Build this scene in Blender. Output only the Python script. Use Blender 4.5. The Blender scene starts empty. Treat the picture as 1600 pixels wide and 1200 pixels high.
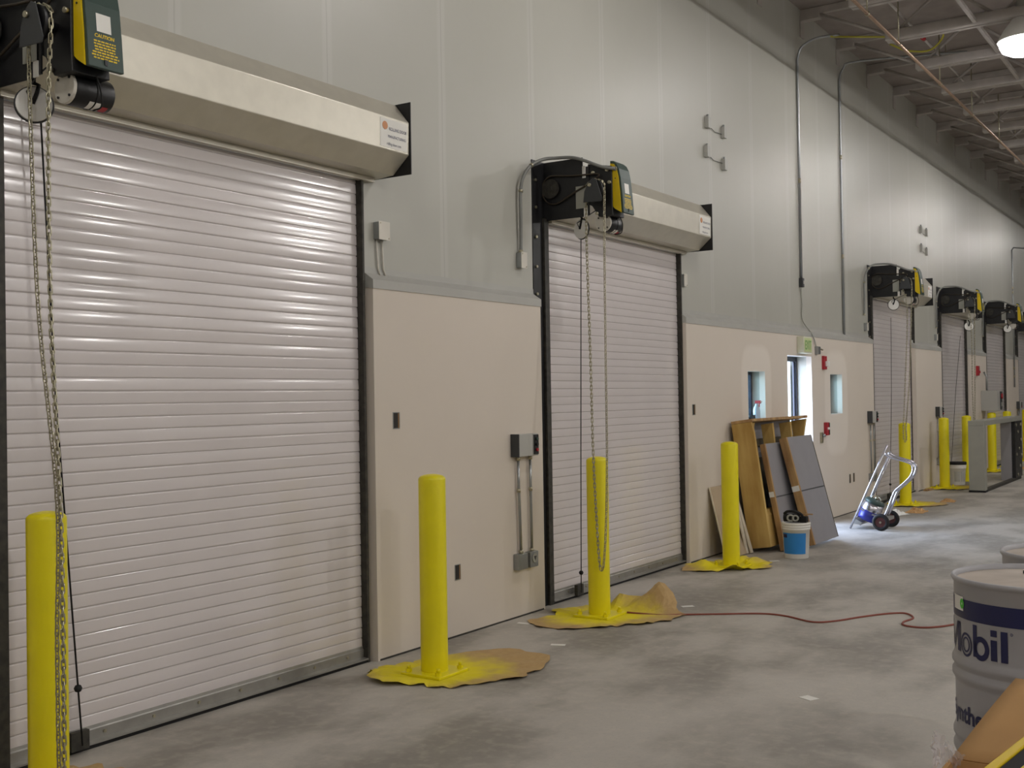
import bpy, bmesh, math, random
from mathutils import Vector, Matrix
random.seed(7)
PI = math.pi
scene = bpy.context.scene
COL = scene.collection

# ------------------------------------------------------------------ materials
def lin(h):
    h = h.lstrip('#')
    r = [int(h[i:i+2], 16) / 255.0 for i in (0, 2, 4)]
    return tuple(c / 12.92 if c <= .04045 else ((c + .055) / 1.055) ** 2.4 for c in r) + (1.0,)

MATS = {}
def mat(name, color, rough=.6, metal=0.0, var=.08, scale=6.0, bump=0.0, bscale=60.0, stretch=(1, 1, 1), color2=None, coat=0.0, spec=.5, emit=None, estr=0.0, alpha=1.0, trans=0.0, rvar=0.0):
    m = bpy.data.materials.new(name)
    m.use_nodes = True
    nt = m.node_tree; N = nt.nodes; L = nt.links
    b = N['Principled BSDF']
    b.inputs['Roughness'].default_value = rough
    b.inputs['Metallic'].default_value = metal
    b.inputs['Coat Weight'].default_value = coat
    b.inputs['Specular IOR Level'].default_value = spec
    b.inputs['Transmission Weight'].default_value = trans
    b.inputs['Alpha'].default_value = alpha
    c = lin(color)
    c2 = lin(color2) if color2 else tuple(max(0, x * (1 - var)) for x in c[:3]) + (1,)
    tc = N.new('ShaderNodeTexCoord')
    mp = N.new('ShaderNodeMapping'); mp.inputs['Scale'].default_value = stretch
    L.new(tc.outputs['Object'], mp.inputs['Vector'])
    nz = N.new('ShaderNodeTexNoise'); nz.inputs['Scale'].default_value = scale; nz.inputs['Detail'].default_value = 6
    L.new(mp.outputs['Vector'], nz.inputs['Vector'])
    mx = N.new('ShaderNodeMix'); mx.data_type = 'RGBA'
    mx.inputs[6].default_value = c2; mx.inputs[7].default_value = c
    rp = N.new('ShaderNodeMapRange'); rp.inputs[1].default_value = .35; rp.inputs[2].default_value = .65
    L.new(nz.outputs['Fac'], rp.inputs[0]); L.new(rp.outputs[0], mx.inputs[0])
    L.new(mx.outputs[2], b.inputs['Base Color'])
    if rvar:
        rr = N.new('ShaderNodeMapRange'); rr.inputs[3].default_value = rough - rvar; rr.inputs[4].default_value = rough + rvar
        L.new(nz.outputs['Fac'], rr.inputs[0]); L.new(rr.outputs[0], b.inputs['Roughness'])
    if bump:
        n2 = N.new('ShaderNodeTexNoise'); n2.inputs['Scale'].default_value = bscale; n2.inputs['Detail'].default_value = 4
        L.new(mp.outputs['Vector'], n2.inputs['Vector'])
        bp = N.new('ShaderNodeBump'); bp.inputs['Strength'].default_value = bump; bp.inputs['Distance'].default_value = .01
        L.new(n2.outputs['Fac'], bp.inputs['Height']); L.new(bp.outputs[0], b.inputs['Normal'])
    if emit:
        b.inputs['Emission Color'].default_value = lin(emit); b.inputs['Emission Strength'].default_value = estr
    MATS[name] = m
    return m

M = {}
M['shutter'] = mat('shutter_enamel', '#d9d2d1', rough=.22, var=.03, scale=2, bump=.03, bscale=14, coat=.65)
M['shutter'].node_tree.nodes['Principled BSDF'].inputs['Coat Roughness'].default_value = .11
M['galv'] = mat('galvanized_steel', '#c9c4b5', rough=.34, metal=.3, var=.08, scale=9, rvar=.06, bump=.02, bscale=30)
M['alu'] = mat('aluminium', '#aaa8a2', rough=.42, metal=.7, var=.12, scale=12)
M['black'] = mat('black_steel', '#171719', rough=.42, var=.35, scale=14, rvar=.08)
M['guide'] = mat('dark_primed_steel', '#26241f', rough=.6, var=.4, scale=22, color2='#3c3931')
M['rubber'] = mat('black_rubber', '#0d0d0d', rough=.8)
M['yellow'] = mat('yellow_paint', '#ecde00', rough=.38, var=.06, scale=5, bump=.05, bscale=90, coat=.1)
M['opyellow'] = mat('yellow_enamel', '#e2c200', rough=.45)
M['green'] = mat('dark_green_enamel', '#33463f', rough=.45, var=.12)
M['white'] = mat('white_plastic', '#e6e4de', rough=.4, var=.04)
M['paper'] = mat('white_paper', '#e9e7e0', rough=.8, var=.05)
M['redlab'] = mat('red_label', '#b3353a', rough=.6)
M['zinc'] = mat('zinc_plated_steel', '#b8b29b', rough=.32, metal=.9, var=.15, scale=40)
M['grayplate'] = mat('grey_plate', '#a7a79d', rough=.5, metal=.3)
M['zincpale'] = mat('cast_aluminium', '#d2cdc2', rough=.55, metal=.2)
M['emt'] = mat('conduit_steel', '#a3a6a6', rough=.35, metal=.85, var=.1, scale=10)
M['flex'] = mat('grey_flexible_conduit', '#7d7e7a', rough=.5, var=.1)
M['graybox'] = mat('grey_enamel_box', '#afaea8', rough=.5, var=.05)
M['darkgray'] = mat('dark_grey_plastic', '#3a3c3e', rough=.5)
M['kraftplain'] = mat('cardboard', '#c49a66', rough=.85, var=.12, scale=4, bump=.05, bscale=40)
M['wood'] = mat('yellow_pine', '#cbab66', rough=.75, var=.3, scale=7, stretch=(1, 1, .18), color2='#ab8745', bump=.1, bscale=40)
M['wood2'] = mat('weathered_lumber', '#bd9a66', rough=.8, scale=8, stretch=(1, 1, .2), color2='#86623f', bump=.1, bscale=40)
M['woodgray'] = mat('dirty_board', '#6b6350', rough=.85, scale=5, color2='#4a4436')
M['panelgray'] = mat('grey_panel_face', '#8f8d90', rough=.6, var=.06, scale=5)
M['gypsum'] = mat('gypsum_offcut', '#b7a489', rough=.9, var=.08)
M['gypcore'] = mat('gypsum_core', '#ddd3c0', rough=.9)
M['blue'] = mat('blue_label', '#2c86cf', rough=.45, var=.1)
M['navy'] = mat('navy_paint', '#1d2150', rough=.4, var=.1)
M['tankblue'] = mat('blue_canister_paint', '#2a2f8c', rough=.35)
M['drum'] = mat('grey_drum_paint', '#a6a5a8', rough=.42, var=.08, scale=4, coat=.15)
M['drumlid'] = mat('dusty_grey_drum_lid', '#c0b4a7', rough=.6, scale=5, color2='#a89c8e')
M['limegreen'] = mat('green_sticker', '#4fc23a', rough=.5)
M['redpaint'] = mat('red_paint', '#a5202c', rough=.4)
M['tire'] = mat('black_tyre', '#151314', rough=.75)
M['hubred'] = mat('dark_red_hub', '#4c1f1c', rough=.5)
M['chrome'] = mat('polished_aluminium', '#c9c7cc', rough=.25, metal=.9, var=.05)
M['copper'] = mat('rust_primed_pipe', '#a08773', rough=.4, metal=.5, var=.15)
M['steelgray'] = mat('grey_primed_joist', '#b5aea8', rough=.6, var=.15, scale=5)
M['deck'] = mat('grey_roof_deck', '#9d938d', rough=.8, var=.2, scale=3)
M['cordred'] = mat('red_cord_jacket', '#8e4a3c', rough=.6)
M['cordyellow'] = mat('yellow_cable', '#b3ad3a', rough=.6)
M['cordblack'] = mat('black_cord', '#111111', rough=.7)
M['frame'] = mat('dark_door_frame', '#2e3140', rough=.45)
M['exitgreen'] = mat('exit_sign_green', '#7fae6a', rough=.5)
M['exitbody'] = mat('exit_sign_housing', '#d5d6c0', rough=.5)
M['concrete_out'] = mat('outdoor_concrete', '#b8b8b4', rough=.9)
def lens_mat():
    m, N, L, b = nodes_of('lit_clear_lens'); out = N['Material Output']
    t = N.new('ShaderNodeBsdfTransparent'); t.inputs[0].default_value = (.97, .97, .97, 1)
    e = N.new('ShaderNodeEmission'); e.inputs[0].default_value = (1, .97, 1, 1); e.inputs[1].default_value = 9.0
    ad = N.new('ShaderNodeAddShader'); L.new(t.outputs[0], ad.inputs[0]); L.new(e.outputs[0], ad.inputs[1]); L.new(ad.outputs[0], out.inputs[0]); return m
M['plastic'] = mat('clear_plastic_film', '#f2eef4', rough=.12, trans=.0, alpha=.33, spec=.8)
M['holeback'] = mat('dark_box_interior', '#2b2824', rough=.8)
M['sprayblue'] = mat('blue_liquid_bottle', '#b9c7d6', rough=.3)

def nodes_of(name):
    m = bpy.data.materials.new(name); m.use_nodes = True
    return m, m.node_tree.nodes, m.node_tree.links, m.node_tree.nodes['Principled BSDF']

def math_node(N, L, op, a, b=None, c=None):
    n = N.new('ShaderNodeMath'); n.operation = op
    for i, v in enumerate((a, b, c)):
        if v is None: continue
        if isinstance(v, (int, float)): n.inputs[i].default_value = v
        else: L.new(v, n.inputs[i])
    return n.outputs[0]

def mixc(N, L, f, a, b):
    mx = N.new('ShaderNodeMix'); mx.data_type = 'RGBA'
    for i, v in ((6, a), (7, b)):
        if isinstance(v, tuple): mx.inputs[i].default_value = v
        else: L.new(v, mx.inputs[i])
    if isinstance(f, (int, float)): mx.inputs[0].default_value = f
    else: L.new(f, mx.inputs[0])
    return mx.outputs[2]

def noise(N, L, vec, scale, detail=5, stretch=None, rough=.55):
    if stretch:
        mp = N.new('ShaderNodeMapping'); mp.inputs['Scale'].default_value = stretch
        L.new(vec, mp.inputs['Vector']); vec = mp.outputs[0]
    n = N.new('ShaderNodeTexNoise'); n.inputs['Scale'].default_value = scale; n.inputs['Detail'].default_value = detail
    n.inputs['Roughness'].default_value = rough
    L.new(vec, n.inputs['Vector']); return n.outputs['Fac']

def ramp(N, L, f, lo, hi):
    r = N.new('ShaderNodeMapRange'); r.interpolation_type = 'SMOOTHSTEP'
    r.inputs[1].default_value = lo; r.inputs[2].default_value = hi
    L.new(f, r.inputs[0]); return r.outputs[0]

# concrete floor
def floor_mat():
    m, N, L, b = nodes_of('trowelled_concrete')
    tc = N.new('ShaderNodeTexCoord'); o = tc.outputs['Object']
    n1 = noise(N, L, o, .55, 6); n2 = noise(N, L, o, 1.6, 7, (1, .55, 1)); n3 = noise(N, L, o, 14, 4); n4 = noise(N, L, o, 60, 3)
    c = mixc(N, L, ramp(N, L, n1, .35, .68), lin('#8f8a80'), lin('#aca79e'))
    c = mixc(N, L, math_node(N, L, 'MULTIPLY', ramp(N, L, n2, .42, .62), .7), c, lin('#c3beb5'))
    c = mixc(N, L, math_node(N, L, 'MULTIPLY', ramp(N, L, n2, .50, .30), .55), c, lin('#7c7871'))
    c = mixc(N, L, math_node(N, L, 'MULTIPLY', ramp(N, L, n3, .45, .7), .22), c, lin('#cfc6b8'))
    c = mixc(N, L, math_node(N, L, 'MULTIPLY', ramp(N, L, n4, .5, .75), .18), c, lin('#85817a'))
    L.new(c, b.inputs['Base Color'])
    r = N.new('ShaderNodeMapRange'); r.inputs[3].default_value = .5; r.inputs[4].default_value = .75
    L.new(n2, r.inputs[0]); L.new(r.outputs[0], b.inputs['Roughness'])
    bp = N.new('ShaderNodeBump'); bp.inputs['Strength'].default_value = .12; bp.inputs['Distance'].default_value = .004
    L.new(n3, bp.inputs['Height']); L.new(bp.outputs[0], b.inputs['Normal'])
    return m
M['floor'] = floor_mat()

M['lamp'] = lens_mat()
# upper wall: taped board seams every 1.19 m
def upper_mat():
    m, N, L, b = nodes_of('white_faced_wall_board')
    tc = N.new('ShaderNodeTexCoord'); o = tc.outputs['Object']
    sx = N.new('ShaderNodeSeparateXYZ'); L.new(o, sx.inputs[0])
    n1 = noise(N, L, o, .8, 4); n2 = noise(N, L, o, 5, 5, (1, 1, .35))
    wob = math_node(N, L, 'MULTIPLY', math_node(N, L, 'SUBTRACT', n2, .5), .03)
    y = math_node(N, L, 'ADD', math_node(N, L, 'SUBTRACT', sx.outputs['Y'], 5.24), wob)
    fr = math_node(N, L, 'FRACT', math_node(N, L, 'DIVIDE', y, 1.195))
    d = math_node(N, L, 'ABSOLUTE', math_node(N, L, 'SUBTRACT', fr, .5))      # .5 at the seam
    tape = ramp(N, L, d, .455, .475)
    line = ramp(N, L, d, .4945, .498)
    c = mixc(N, L, n1, lin('#aaa99f'), lin('#b4b3aa'))
    c = mixc(N, L, math_node(N, L, 'MULTIPLY', tape, .35), c, lin('#c0bfb9'))
    c = mixc(N, L, math_node(N, L, 'MULTIPLY', line, .35), c, lin('#8f8b82'))
    L.new(c, b.inputs['Base Color'])
    b.inputs['Roughness'].default_value = .42
    bp = N.new('ShaderNodeBump'); bp.inputs['Strength'].default_value = .18; bp.inputs['Distance'].default_value = .02
    h = math_node(N, L, 'ADD', math_node(N, L, 'MULTIPLY', n2, .5), math_node(N, L, 'MULTIPLY', tape, .15))
    L.new(h, bp.inputs['Height']); L.new(bp.outputs[0], b.inputs['Normal'])
    return m
M['upper'] = upper_mat()

# lower wall: bare gypsum board with pale rounded compound patches around the two windows
def lower_mat():
    m, N, L, b = nodes_of('bare_gypsum_board')
    tc = N.new('ShaderNodeTexCoord'); o = tc.outputs['Object']
    sx = N.new('ShaderNodeSeparateXYZ'); L.new(o, sx.inputs[0])
    n1 = noise(N, L, o, 1.1, 5); n2 = noise(N, L, o, 4, 4)
    c = mixc(N, L, n1, lin('#d0c6b9'), lin('#d8cec2'))
    wob = math_node(N, L, 'MULTIPLY', math_node(N, L, 'SUBTRACT', n2, .5), .12)
    mask = None
    for (yc, zc, hy, hz) in ((12.27, 1.72, .46, .52), (15.2, 1.55, .50, .70)):
        ay = math_node(N, L, 'DIVIDE', math_node(N, L, 'ABSOLUTE', math_node(N, L, 'SUBTRACT', sx.outputs['Y'], yc)), hy)
        az = math_node(N, L, 'DIVIDE', math_node(N, L, 'ABSOLUTE', math_node(N, L, 'SUBTRACT', sx.outputs['Z'], zc)), hz)
        r = math_node(N, L, 'ADD', math_node(N, L, 'POWER', ay, 4.0), math_node(N, L, 'POWER', az, 4.0))
        r = math_node(N, L, 'ADD', r, wob)
        k = ramp(N, L, r, 1.3, .65)
        mask = k if mask is None else math_node(N, L, 'MAXIMUM', mask, k)
    c = mixc(N, L, math_node(N, L, 'MULTIPLY', mask, .55), c, lin('#e6ded4'))
    L.new(c, b.inputs['Base Color']); b.inputs['Roughness'].default_value = .75
    return m
M['lower'] = lower_mat()

# masking paper with yellow overspray around the post it was laid for
def kraft_mat(name, r0, r1):
    m, N, L, b = nodes_of(name)
    tc = N.new('ShaderNodeTexCoord'); o = tc.outputs['Object']
    ln = N.new('ShaderNodeVectorMath'); ln.operation = 'LENGTH'; L.new(o, ln.inputs[0])
    n1 = noise(N, L, o, 4, 5); n2 = noise(N, L, o, 25, 4)
    d = math_node(N, L, 'ADD', ln.outputs['Value'], math_node(N, L, 'MULTIPLY', math_node(N, L, 'SUBTRACT', n1, .5), .5))
    f = ramp(N, L, d, r1, r0)
    k = mixc(N, L, n2, lin('#ab8c5c'), lin('#c4a674'))
    c = mixc(N, L, f, k, lin('#e8d810'))
    L.new(c, b.inputs['Base Color']); b.inputs['Roughness'].default_value = .8
    bp = N.new('ShaderNodeBump'); bp.inputs['Strength'].default_value = .3; bp.inputs['Distance'].default_value = .01
    L.new(n1, bp.inputs['Height']); L.new(bp.outputs[0], b.inputs['Normal'])
    return m
M['kraft'] = kraft_mat('masking_paper', .22, .55)
M['kraftclean'] = kraft_mat('masking_paper_clean', .12, .26)
M['kraftwide'] = kraft_mat('masking_paper_sprayed', .24, .52)

# tinted window glass
def glass_mat():
    m, N, L, b = nodes_of('tinted_glass')
    out = N['Material Output']
    t = N.new('ShaderNodeBsdfTransparent'); t.inputs[0].default_value = (.82, .98, .98, 1)
    g = N.new('ShaderNodeBsdfGlossy'); g.inputs['Roughness'].default_value = .03
    fr = N.new('ShaderNodeFresnel'); fr.inputs[0].default_value = 1.45
    mx = N.new('ShaderNodeMixShader'); L.new(fr.outputs[0], mx.inputs[0]); L.new(t.outputs[0], mx.inputs[1]); L.new(g.outputs[0], mx.inputs[2])
    L.new(mx.outputs[0], out.inputs[0]); return m
M['glass'] = glass_mat()

# ------------------------------------------------------------------ mesh helpers
class MB:
    """collects shapes; build() links them as one mesh object"""
    def __init__(self): self.bm = bmesh.new()
    def verts(self, co): return [self.bm.verts.new(c) for c in co]
    def face(self, vs, smooth=False):
        try:
            f = self.bm.faces.new(vs); f.smooth = smooth; return f
        except ValueError: return None
    def box(self, x0, x1, y0, y1, z0, z1, mtx=None):
        co = [Vector((x, y, z)) for x in (x0, x1) for y in (y0, y1) for z in (z0, z1)]
        if mtx: co = [mtx @ c for c in co]
        v = self.verts(co)
        for f in ((0, 1, 3, 2), (4, 6, 7, 5), (0, 4, 5, 1), (2, 3, 7, 6), (0, 2, 6, 4), (1, 5, 7, 3)): self.face([v[i] for i in f])
        return self
    def prism_y(self, pts, y0, y1, mtx=None):           # (x,z) outline swept along y
        n = len(pts)
        co = [Vector((p[0], y0, p[1])) for p in pts] + [Vector((p[0], y1, p[1])) for p in pts]
        if mtx: co = [mtx @ c for c in co]
        v = self.verts(co)
        for i in range(n): self.face([v[i], v[(i+1) % n], v[n+(i+1) % n], v[n+i]])
        self.face(v[:n][::-1]); self.face(v[n:]); return self
    def ring(self, c, ax, r, n, ref=None):
        ax = ax.normalized()
        ref = ref or (Vector((0, 0, 1)) if abs(ax.z) < .9 else Vector((1, 0, 0)))
        u = ref.cross(ax).normalized(); w = ax.cross(u)
        return [c + u * (math.cos(2*PI*i/n) * r) + w * (math.sin(2*PI*i/n) * r) for i in range(n)]
    def cyl(self, a, b, r, r2=None, n=20, cap=True, smooth=True):
        a = Vector(a); b = Vector(b); r2 = r if r2 is None else r2
        A = self.verts(self.ring(a, b - a, r, n)); B = self.verts(self.ring(b, b - a, r2, n))
        for i in range(n): self.face([A[i], A[(i+1) % n], B[(i+1) % n], B[i]], smooth)
        if cap: self.face(A[::-1]); self.face(B)
        return self
    def tube(self, pts, r, n=8, cap=True):
        pts = [Vector(p) for p in pts]; prev = None; rings = []; u = None
        for i, p in enumerate(pts):
            t = (pts[min(i+1, len(pts)-1)] - pts[max(i-1, 0)]).normalized()
            if u is None:
                u = t.orthogonal().normalized()
            else:
                u = (u - t * u.dot(t)).normalized()
            w = t.cross(u)
            rings.append(self.verts([p + u*(math.cos(2*PI*k/n)*r) + w*(math.sin(2*PI*k/n)*r) for k in range(n)]))
        for A, B in zip(rings, rings[1:]):
            for k in range(n): self.face([A[k], A[(k+1) % n], B[(k+1) % n], B[k]], True)
        if cap: self.face(rings[0][::-1]); self.face(rings[-1])
        return self
    def lathe(self, prof, n=40, c=(0, 0, 0), mtx=None, smooth=True):   # (r,z) profile about z
        c = Vector(c); R = []
        for (r, z) in prof:
            if r < 1e-6:
                co = [c + Vector((0, 0, z))]
            else: co = [c + Vector((r*math.cos(2*PI*i/n), r*math.sin(2*PI*i/n), z)) for i in range(n)]
            if mtx: co = [mtx @ q for q in co]
            R.append(self.verts(co))
        for A, B in zip(R, R[1:]):
            for i in range(n):
                j = (i+1) % n
                if len(A) == 1 and len(B) == 1: continue
                if len(A) == 1: self.face([A[0], B[j], B[i]], smooth)
                elif len(B) == 1: self.face([A[i], A[j], B[0]], smooth)
                else: self.face([A[i], A[j], B[j], B[i]], smooth)
        return self
    def torus(self, c, ax, R, r, n=28, m=8):
        c = Vector(c); ax = Vector(ax).normalized()
        pts = self.ring(c, ax, R, n); rings = []
        for p in pts:
            d = (p - c).normalized()
            rings.append(self.verts([p + d*(math.cos(2*PI*k/m)*r) + ax*(math.sin(2*PI*k/m)*r) for k in range(m)]))
        for i in range(n):
            A, B = rings[i], rings[(i+1) % n]
            for k in range(m): self.face([A[k], A[(k+1) % m], B[(k+1) % m], B[k]], True)
        return self
    def closed_tube(self, pts, r, n=6):
        pts = [Vector(p) for p in pts]; N_ = len(pts); rings = []
        nrm = (pts[1]-pts[0]).cross(pts[2]-pts[1]).normalized()
        for i, p in enumerate(pts):
            t = (pts[(i+1) % N_] - pts[i-1]).normalized(); u = nrm; w = t.cross(u).normalized()
            rings.append(self.verts([p + u*(math.cos(2*PI*k/n)*r) + w*(math.sin(2*PI*k/n)*r) for k in range(n)]))
        for i in range(N_):
            A, B = rings[i], rings[(i+1) % N_]
            for k in range(n): self.face([A[k], A[(k+1) % n], B[(k+1) % n], B[k]], True)
        return self
    def build(self, name, m, parent=None, bevel=0.0, loc=None, solid=0.0, seg=2):
        bmesh.ops.recalc_face_normals(self.bm, faces=self.bm.faces)
        me = bpy.data.meshes.new(name)
        if loc is not None:                       # shapes were given in world places: move the origin to loc
            bmesh.ops.translate(self.bm, verts=self.bm.verts, vec=-Vector(loc))
        self.bm.to_mesh(me); self.bm.free()
        me.materials.append(m)
        o = bpy.data.objects.new(name, me); COL.objects.link(o)
        if loc is not None: o.location = loc
        if parent is not None: o.parent = parent
        if solid:
            s = o.modifiers.new('solidify', 'SOLIDIFY'); s.thickness = solid; s.offset = 1
        if bevel:
            b = o.modifiers.new('bevel', 'BEVEL'); b.width = bevel; b.segments = seg; b.limit_method = 'ANGLE'; b.angle_limit = .7
        return o

def tag(o, label, cat, group=None, kind=None):
    o['label'] = label; o['category'] = cat
    if group: o['group'] = group
    if kind: o['kind'] = kind
    return o
def thing(name, loc, label, cat, group=None, rz=0.0):
    o = bpy.data.objects.new(name, None); COL.objects.link(o)
    o.empty_display_size = .1
    o.location = loc; o.rotation_euler = (0, 0, rz)
    return tag(o, label, cat, group)
def struct(o): o['kind'] = 'structure'; return o
def copy_tree(o, parent=None):
    c = o.copy(); COL.objects.link(c)
    if parent is not None: c.parent = parent
    for ch in [x for x in bpy.data.objects if x.parent == o]: copy_tree(ch, c)
    return c
def smooth_path(pts, k=6):                              # Catmull-Rom through points
    P = [Vector(p) for p in pts]; P = [P[0]*2 - P[1]] + P + [P[-1]*2 - P[-2]]; out = []
    for i in range(1, len(P)-2):
        for j in range(k):
            t = j / k
            a, b, c, d = P[i-1], P[i], P[i+1], P[i+2]
            out.append(.5*((2*b) + (c-a)*t + (2*a-5*b+4*c-d)*t*t + (3*b-a-3*c+d)*t*t*t))
    out.append(P[-2]); return out
def text_mesh(body, size, align='LEFT', bold=0.0):
    cu = bpy.data.curves.new('lettering', 'FONT'); cu.body = body; cu.size = size; cu.align_x = align; cu.offset = bold
    cu.resolution_u = 4
    o = bpy.data.objects.new('lettering', cu); COL.objects.link(o)
    dg = bpy.context.evaluated_depsgraph_get(); dg.update()
    me = bpy.data.meshes.new_from_object(o.evaluated_get(dg))
    bm = bmesh.new(); bm.from_mesh(me)
    bpy.data.objects.remove(o); bpy.data.curves.remove(cu); bpy.data.meshes.remove(me)
    return bm                                           # flat mesh in xy, z = 0
def place_text(mb, body, size, origin, ux, uy, align='LEFT', bold=0.0, squeeze=1.0):
    bm = text_mesh(body, size, align, bold); o = Vector(origin); ux = Vector(ux); uy = Vector(uy); mp = {}
    for v in bm.verts: mp[v] = mb.bm.verts.new(o + ux*v.co.x*squeeze + uy*v.co.y)
    for f in bm.faces: mb.face([mp[v] for v in f.verts])
    bm.free(); return mb

# ------------------------------------------------------------------ the room
UW, LW, CU = -.03, .04, -.05          # faces of upper wall, lower wall, shutter curtain
YL = [3.06, 7.905, 17.37, 21.90, 26.10, 30.05]      # left edges of the shutters
YR = [5.515, 10.355, 19.66, 23.83, 28.02, 32.0]     # right edges
YC = [2.76, 7.613, 17.01, 21.43, 25.55, 29.45]      # where the lower wall ends before each shutter
ZT, ZCAP, ZDECK = 3.12, 2.41, 6.66
Y0, Y1, X1 = -9.0, 44.0, 17.0

MB().box(-.2, X1, Y0, Y1, -.15, 0).build('floor', M['floor'])['kind'] = 'structure'
MB().box(-14, -.2, -8, 60, -.16, -.01).build('ground', M['concrete_out'])['kind'] = 'structure'
# left wall with real openings
w = MB(); prev = Y0
DY0, DY1, DZ = 13.29, 14.19, 2.155
WIN = [(12.0, 12.53, 1.395, 1.945), (14.94, 15.455, 1.40, 1.935)]
def wall_run(mb, x0, x1, y0, y1, z0, z1):            # a stretch of wall with the man door and windows cut
    cuts = [(a, b, c, d) for a, b, c, d in WIN + [(DY0, DY1, -1, DZ)] if y0 < a < y1]
    cuts.sort(); p = y0
    for a, b, c, d in cuts:
        mb.box(x0, x1, p, a, z0, z1)
        if c > z0: mb.box(x0, x1, a, b, z0, c)
        if d < z1: mb.box(x0, x1, a, b, d, z1)
        p = b
    mb.box(x0, x1, p, y1, z0, z1)
for i in range(6):
    a, b = YL[i]*(1-.0104) - .05, YR[i] + .022
    wall_run(w, -.2, UW, prev, a, 0, ZT)
    prev = b
wall_run(w, -.2, UW, prev, Y1, 0, ZT)
w.box(-.2, UW, Y0, Y1, ZT, ZDECK); w.box(-.2, -.085, Y0, Y1, ZT-.06, ZT)
struct(w.build('wall_left', M['upper']))
# furred-out lower wall in stretches between the shutters
runs = [(Y0, YC[0])] + [(c, YC[i+1]) for i, c in enumerate((5.568, 10.372, 19.54, 23.86, 28.05))] + [(32.04, Y1)]
for i, (a, b) in enumerate(runs):
    m_ = MB(); wall_run(m_, UW, LW, a, b, 0, ZCAP + .01); struct(m_.build('wall_left_lower', M['lower']))
    t = MB()
    t.prism_y([(UW, 2.555), (UW+.004, 2.555), (UW+.005, 2.515), (LW+.005, 2.468), (LW+.006, ZCAP), (LW, ZCAP), (UW, ZCAP+.01)], a-.004, b+.004)
    struct(t.build('trim_%d' % (i+1), M['graybox']))
    g = MB(); g.box(LW-.002, LW+.002, a+.02, b-.02, 0, .012); struct(g.build('baseboard_left', M['guide']))
dk = MB(); dk.box(-.2, X1, Y0, Y1, ZDECK, ZDECK+.1)
struct(dk.build('ceiling', M['deck']))
for nm, bx_ in (('wall_right', (X1, X1+.2, Y0, Y1)), ('wall_back', (-.2, X1+.2, Y0-.2, Y0)), ('wall_far', (-.2, X1+.2, Y1, Y1+.2))):
    struct(MB().box(*bx_, 0, ZDECK).build(nm, M['upper']))
# roof joists
def joist(y):
    root = bpy.data.objects.new('ceiling_beam', None); COL.objects.link(root); root.location = (0, y, ZDECK); struct(root)
    t = MB(); t.box(UW, 9.0, -.035, .035, -.09, -.005); t.box(UW, .22, -.06, .06, -.15, -.09)
    t.box(UW, UW+.012, -.07, .07, -.36, -.15)
    t.build('top_chord', M['steelgray'], root)
    c = MB(); c.box(1.05, 9.0, -.09, -.012, -.62, -.50); c.box(1.05, 9.0, .012, .09, -.62, -.50)
    c.build('bottom_chord', M['steelgray'], root, bevel=.012)
    d = MB(); d.cyl((.22, 0, -.1), (1.12, 0, -.55), .02, n=8); x = 1.12; up = True
    while x < 8.6:
        d.cyl((x, 0, -.55 if up else -.07), (x+.62, 0, -.07 if up else -.55), .021, n=8); x += .62; up = not up
    d.build('web', M['steelgray'], root)
    return root
j0 = joist(11.25)
for k in range(1, 15):
    j = copy_tree(j0); j.location.y = 11.25 + 1.5*k

# man door frame and the open doorway
fr = bpy.data.objects.new('door_1', None); COL.objects.link(fr); fr.location = (-.15, DY0, 0); struct(fr)
f = MB(); f.box(-.05, .0, 0, .05, 0, DZ); f.box(-.05, .0, DY1-DY0-.05, DY1-DY0, 0, DZ); f.box(-.05, .0, .05, DY1-DY0-.05, DZ-.06, DZ)
f.box(-.035, -.015, DY1-DY0-.085, DY1-DY0-.05, 0, DZ-.06); f.box(-.05, 0, .05, DY1-DY0-.05, 0, .012)
f.build('door_frame', M['frame'], fr, bevel=.004)
lf = MB(); lf.box(-.13, -.085, DY1-DY0-.02, DY1-DY0+.84, .01, DZ-.04); lf.build('door_leaf', M['grayplate'], fr, bevel=.004)
st = MB(); st.box(-.035, -.02, DY1-DY0-.06, DY1-DY0-.048, .98, 1.12); st.build('strike_plate', M['zinc'], fr)
for i, (a, b, c, d) in enumerate(WIN):
    r_ = bpy.data.objects.new('window_%d' % (i+1), None); COL.objects.link(r_); r_.location = (-.15, a, c); struct(r_)
    f = MB(); W_, H_ = b-a, d-c
    f.box(-.03, .03, 0, .035, 0, H_); f.box(-.03, .03, W_-.035, W_, 0, H_); f.box(-.03, .03, .035, W_-.035, 0, .045); f.box(-.03, .03, .035, W_-.035, H_-.035, H_)
    f.build('window_frame', M['frame'], r_, bevel=.003)
    MB().box(-.004, .004, .035, W_-.035, .045, H_-.035).build('pane', M['glass'], r_)

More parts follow.
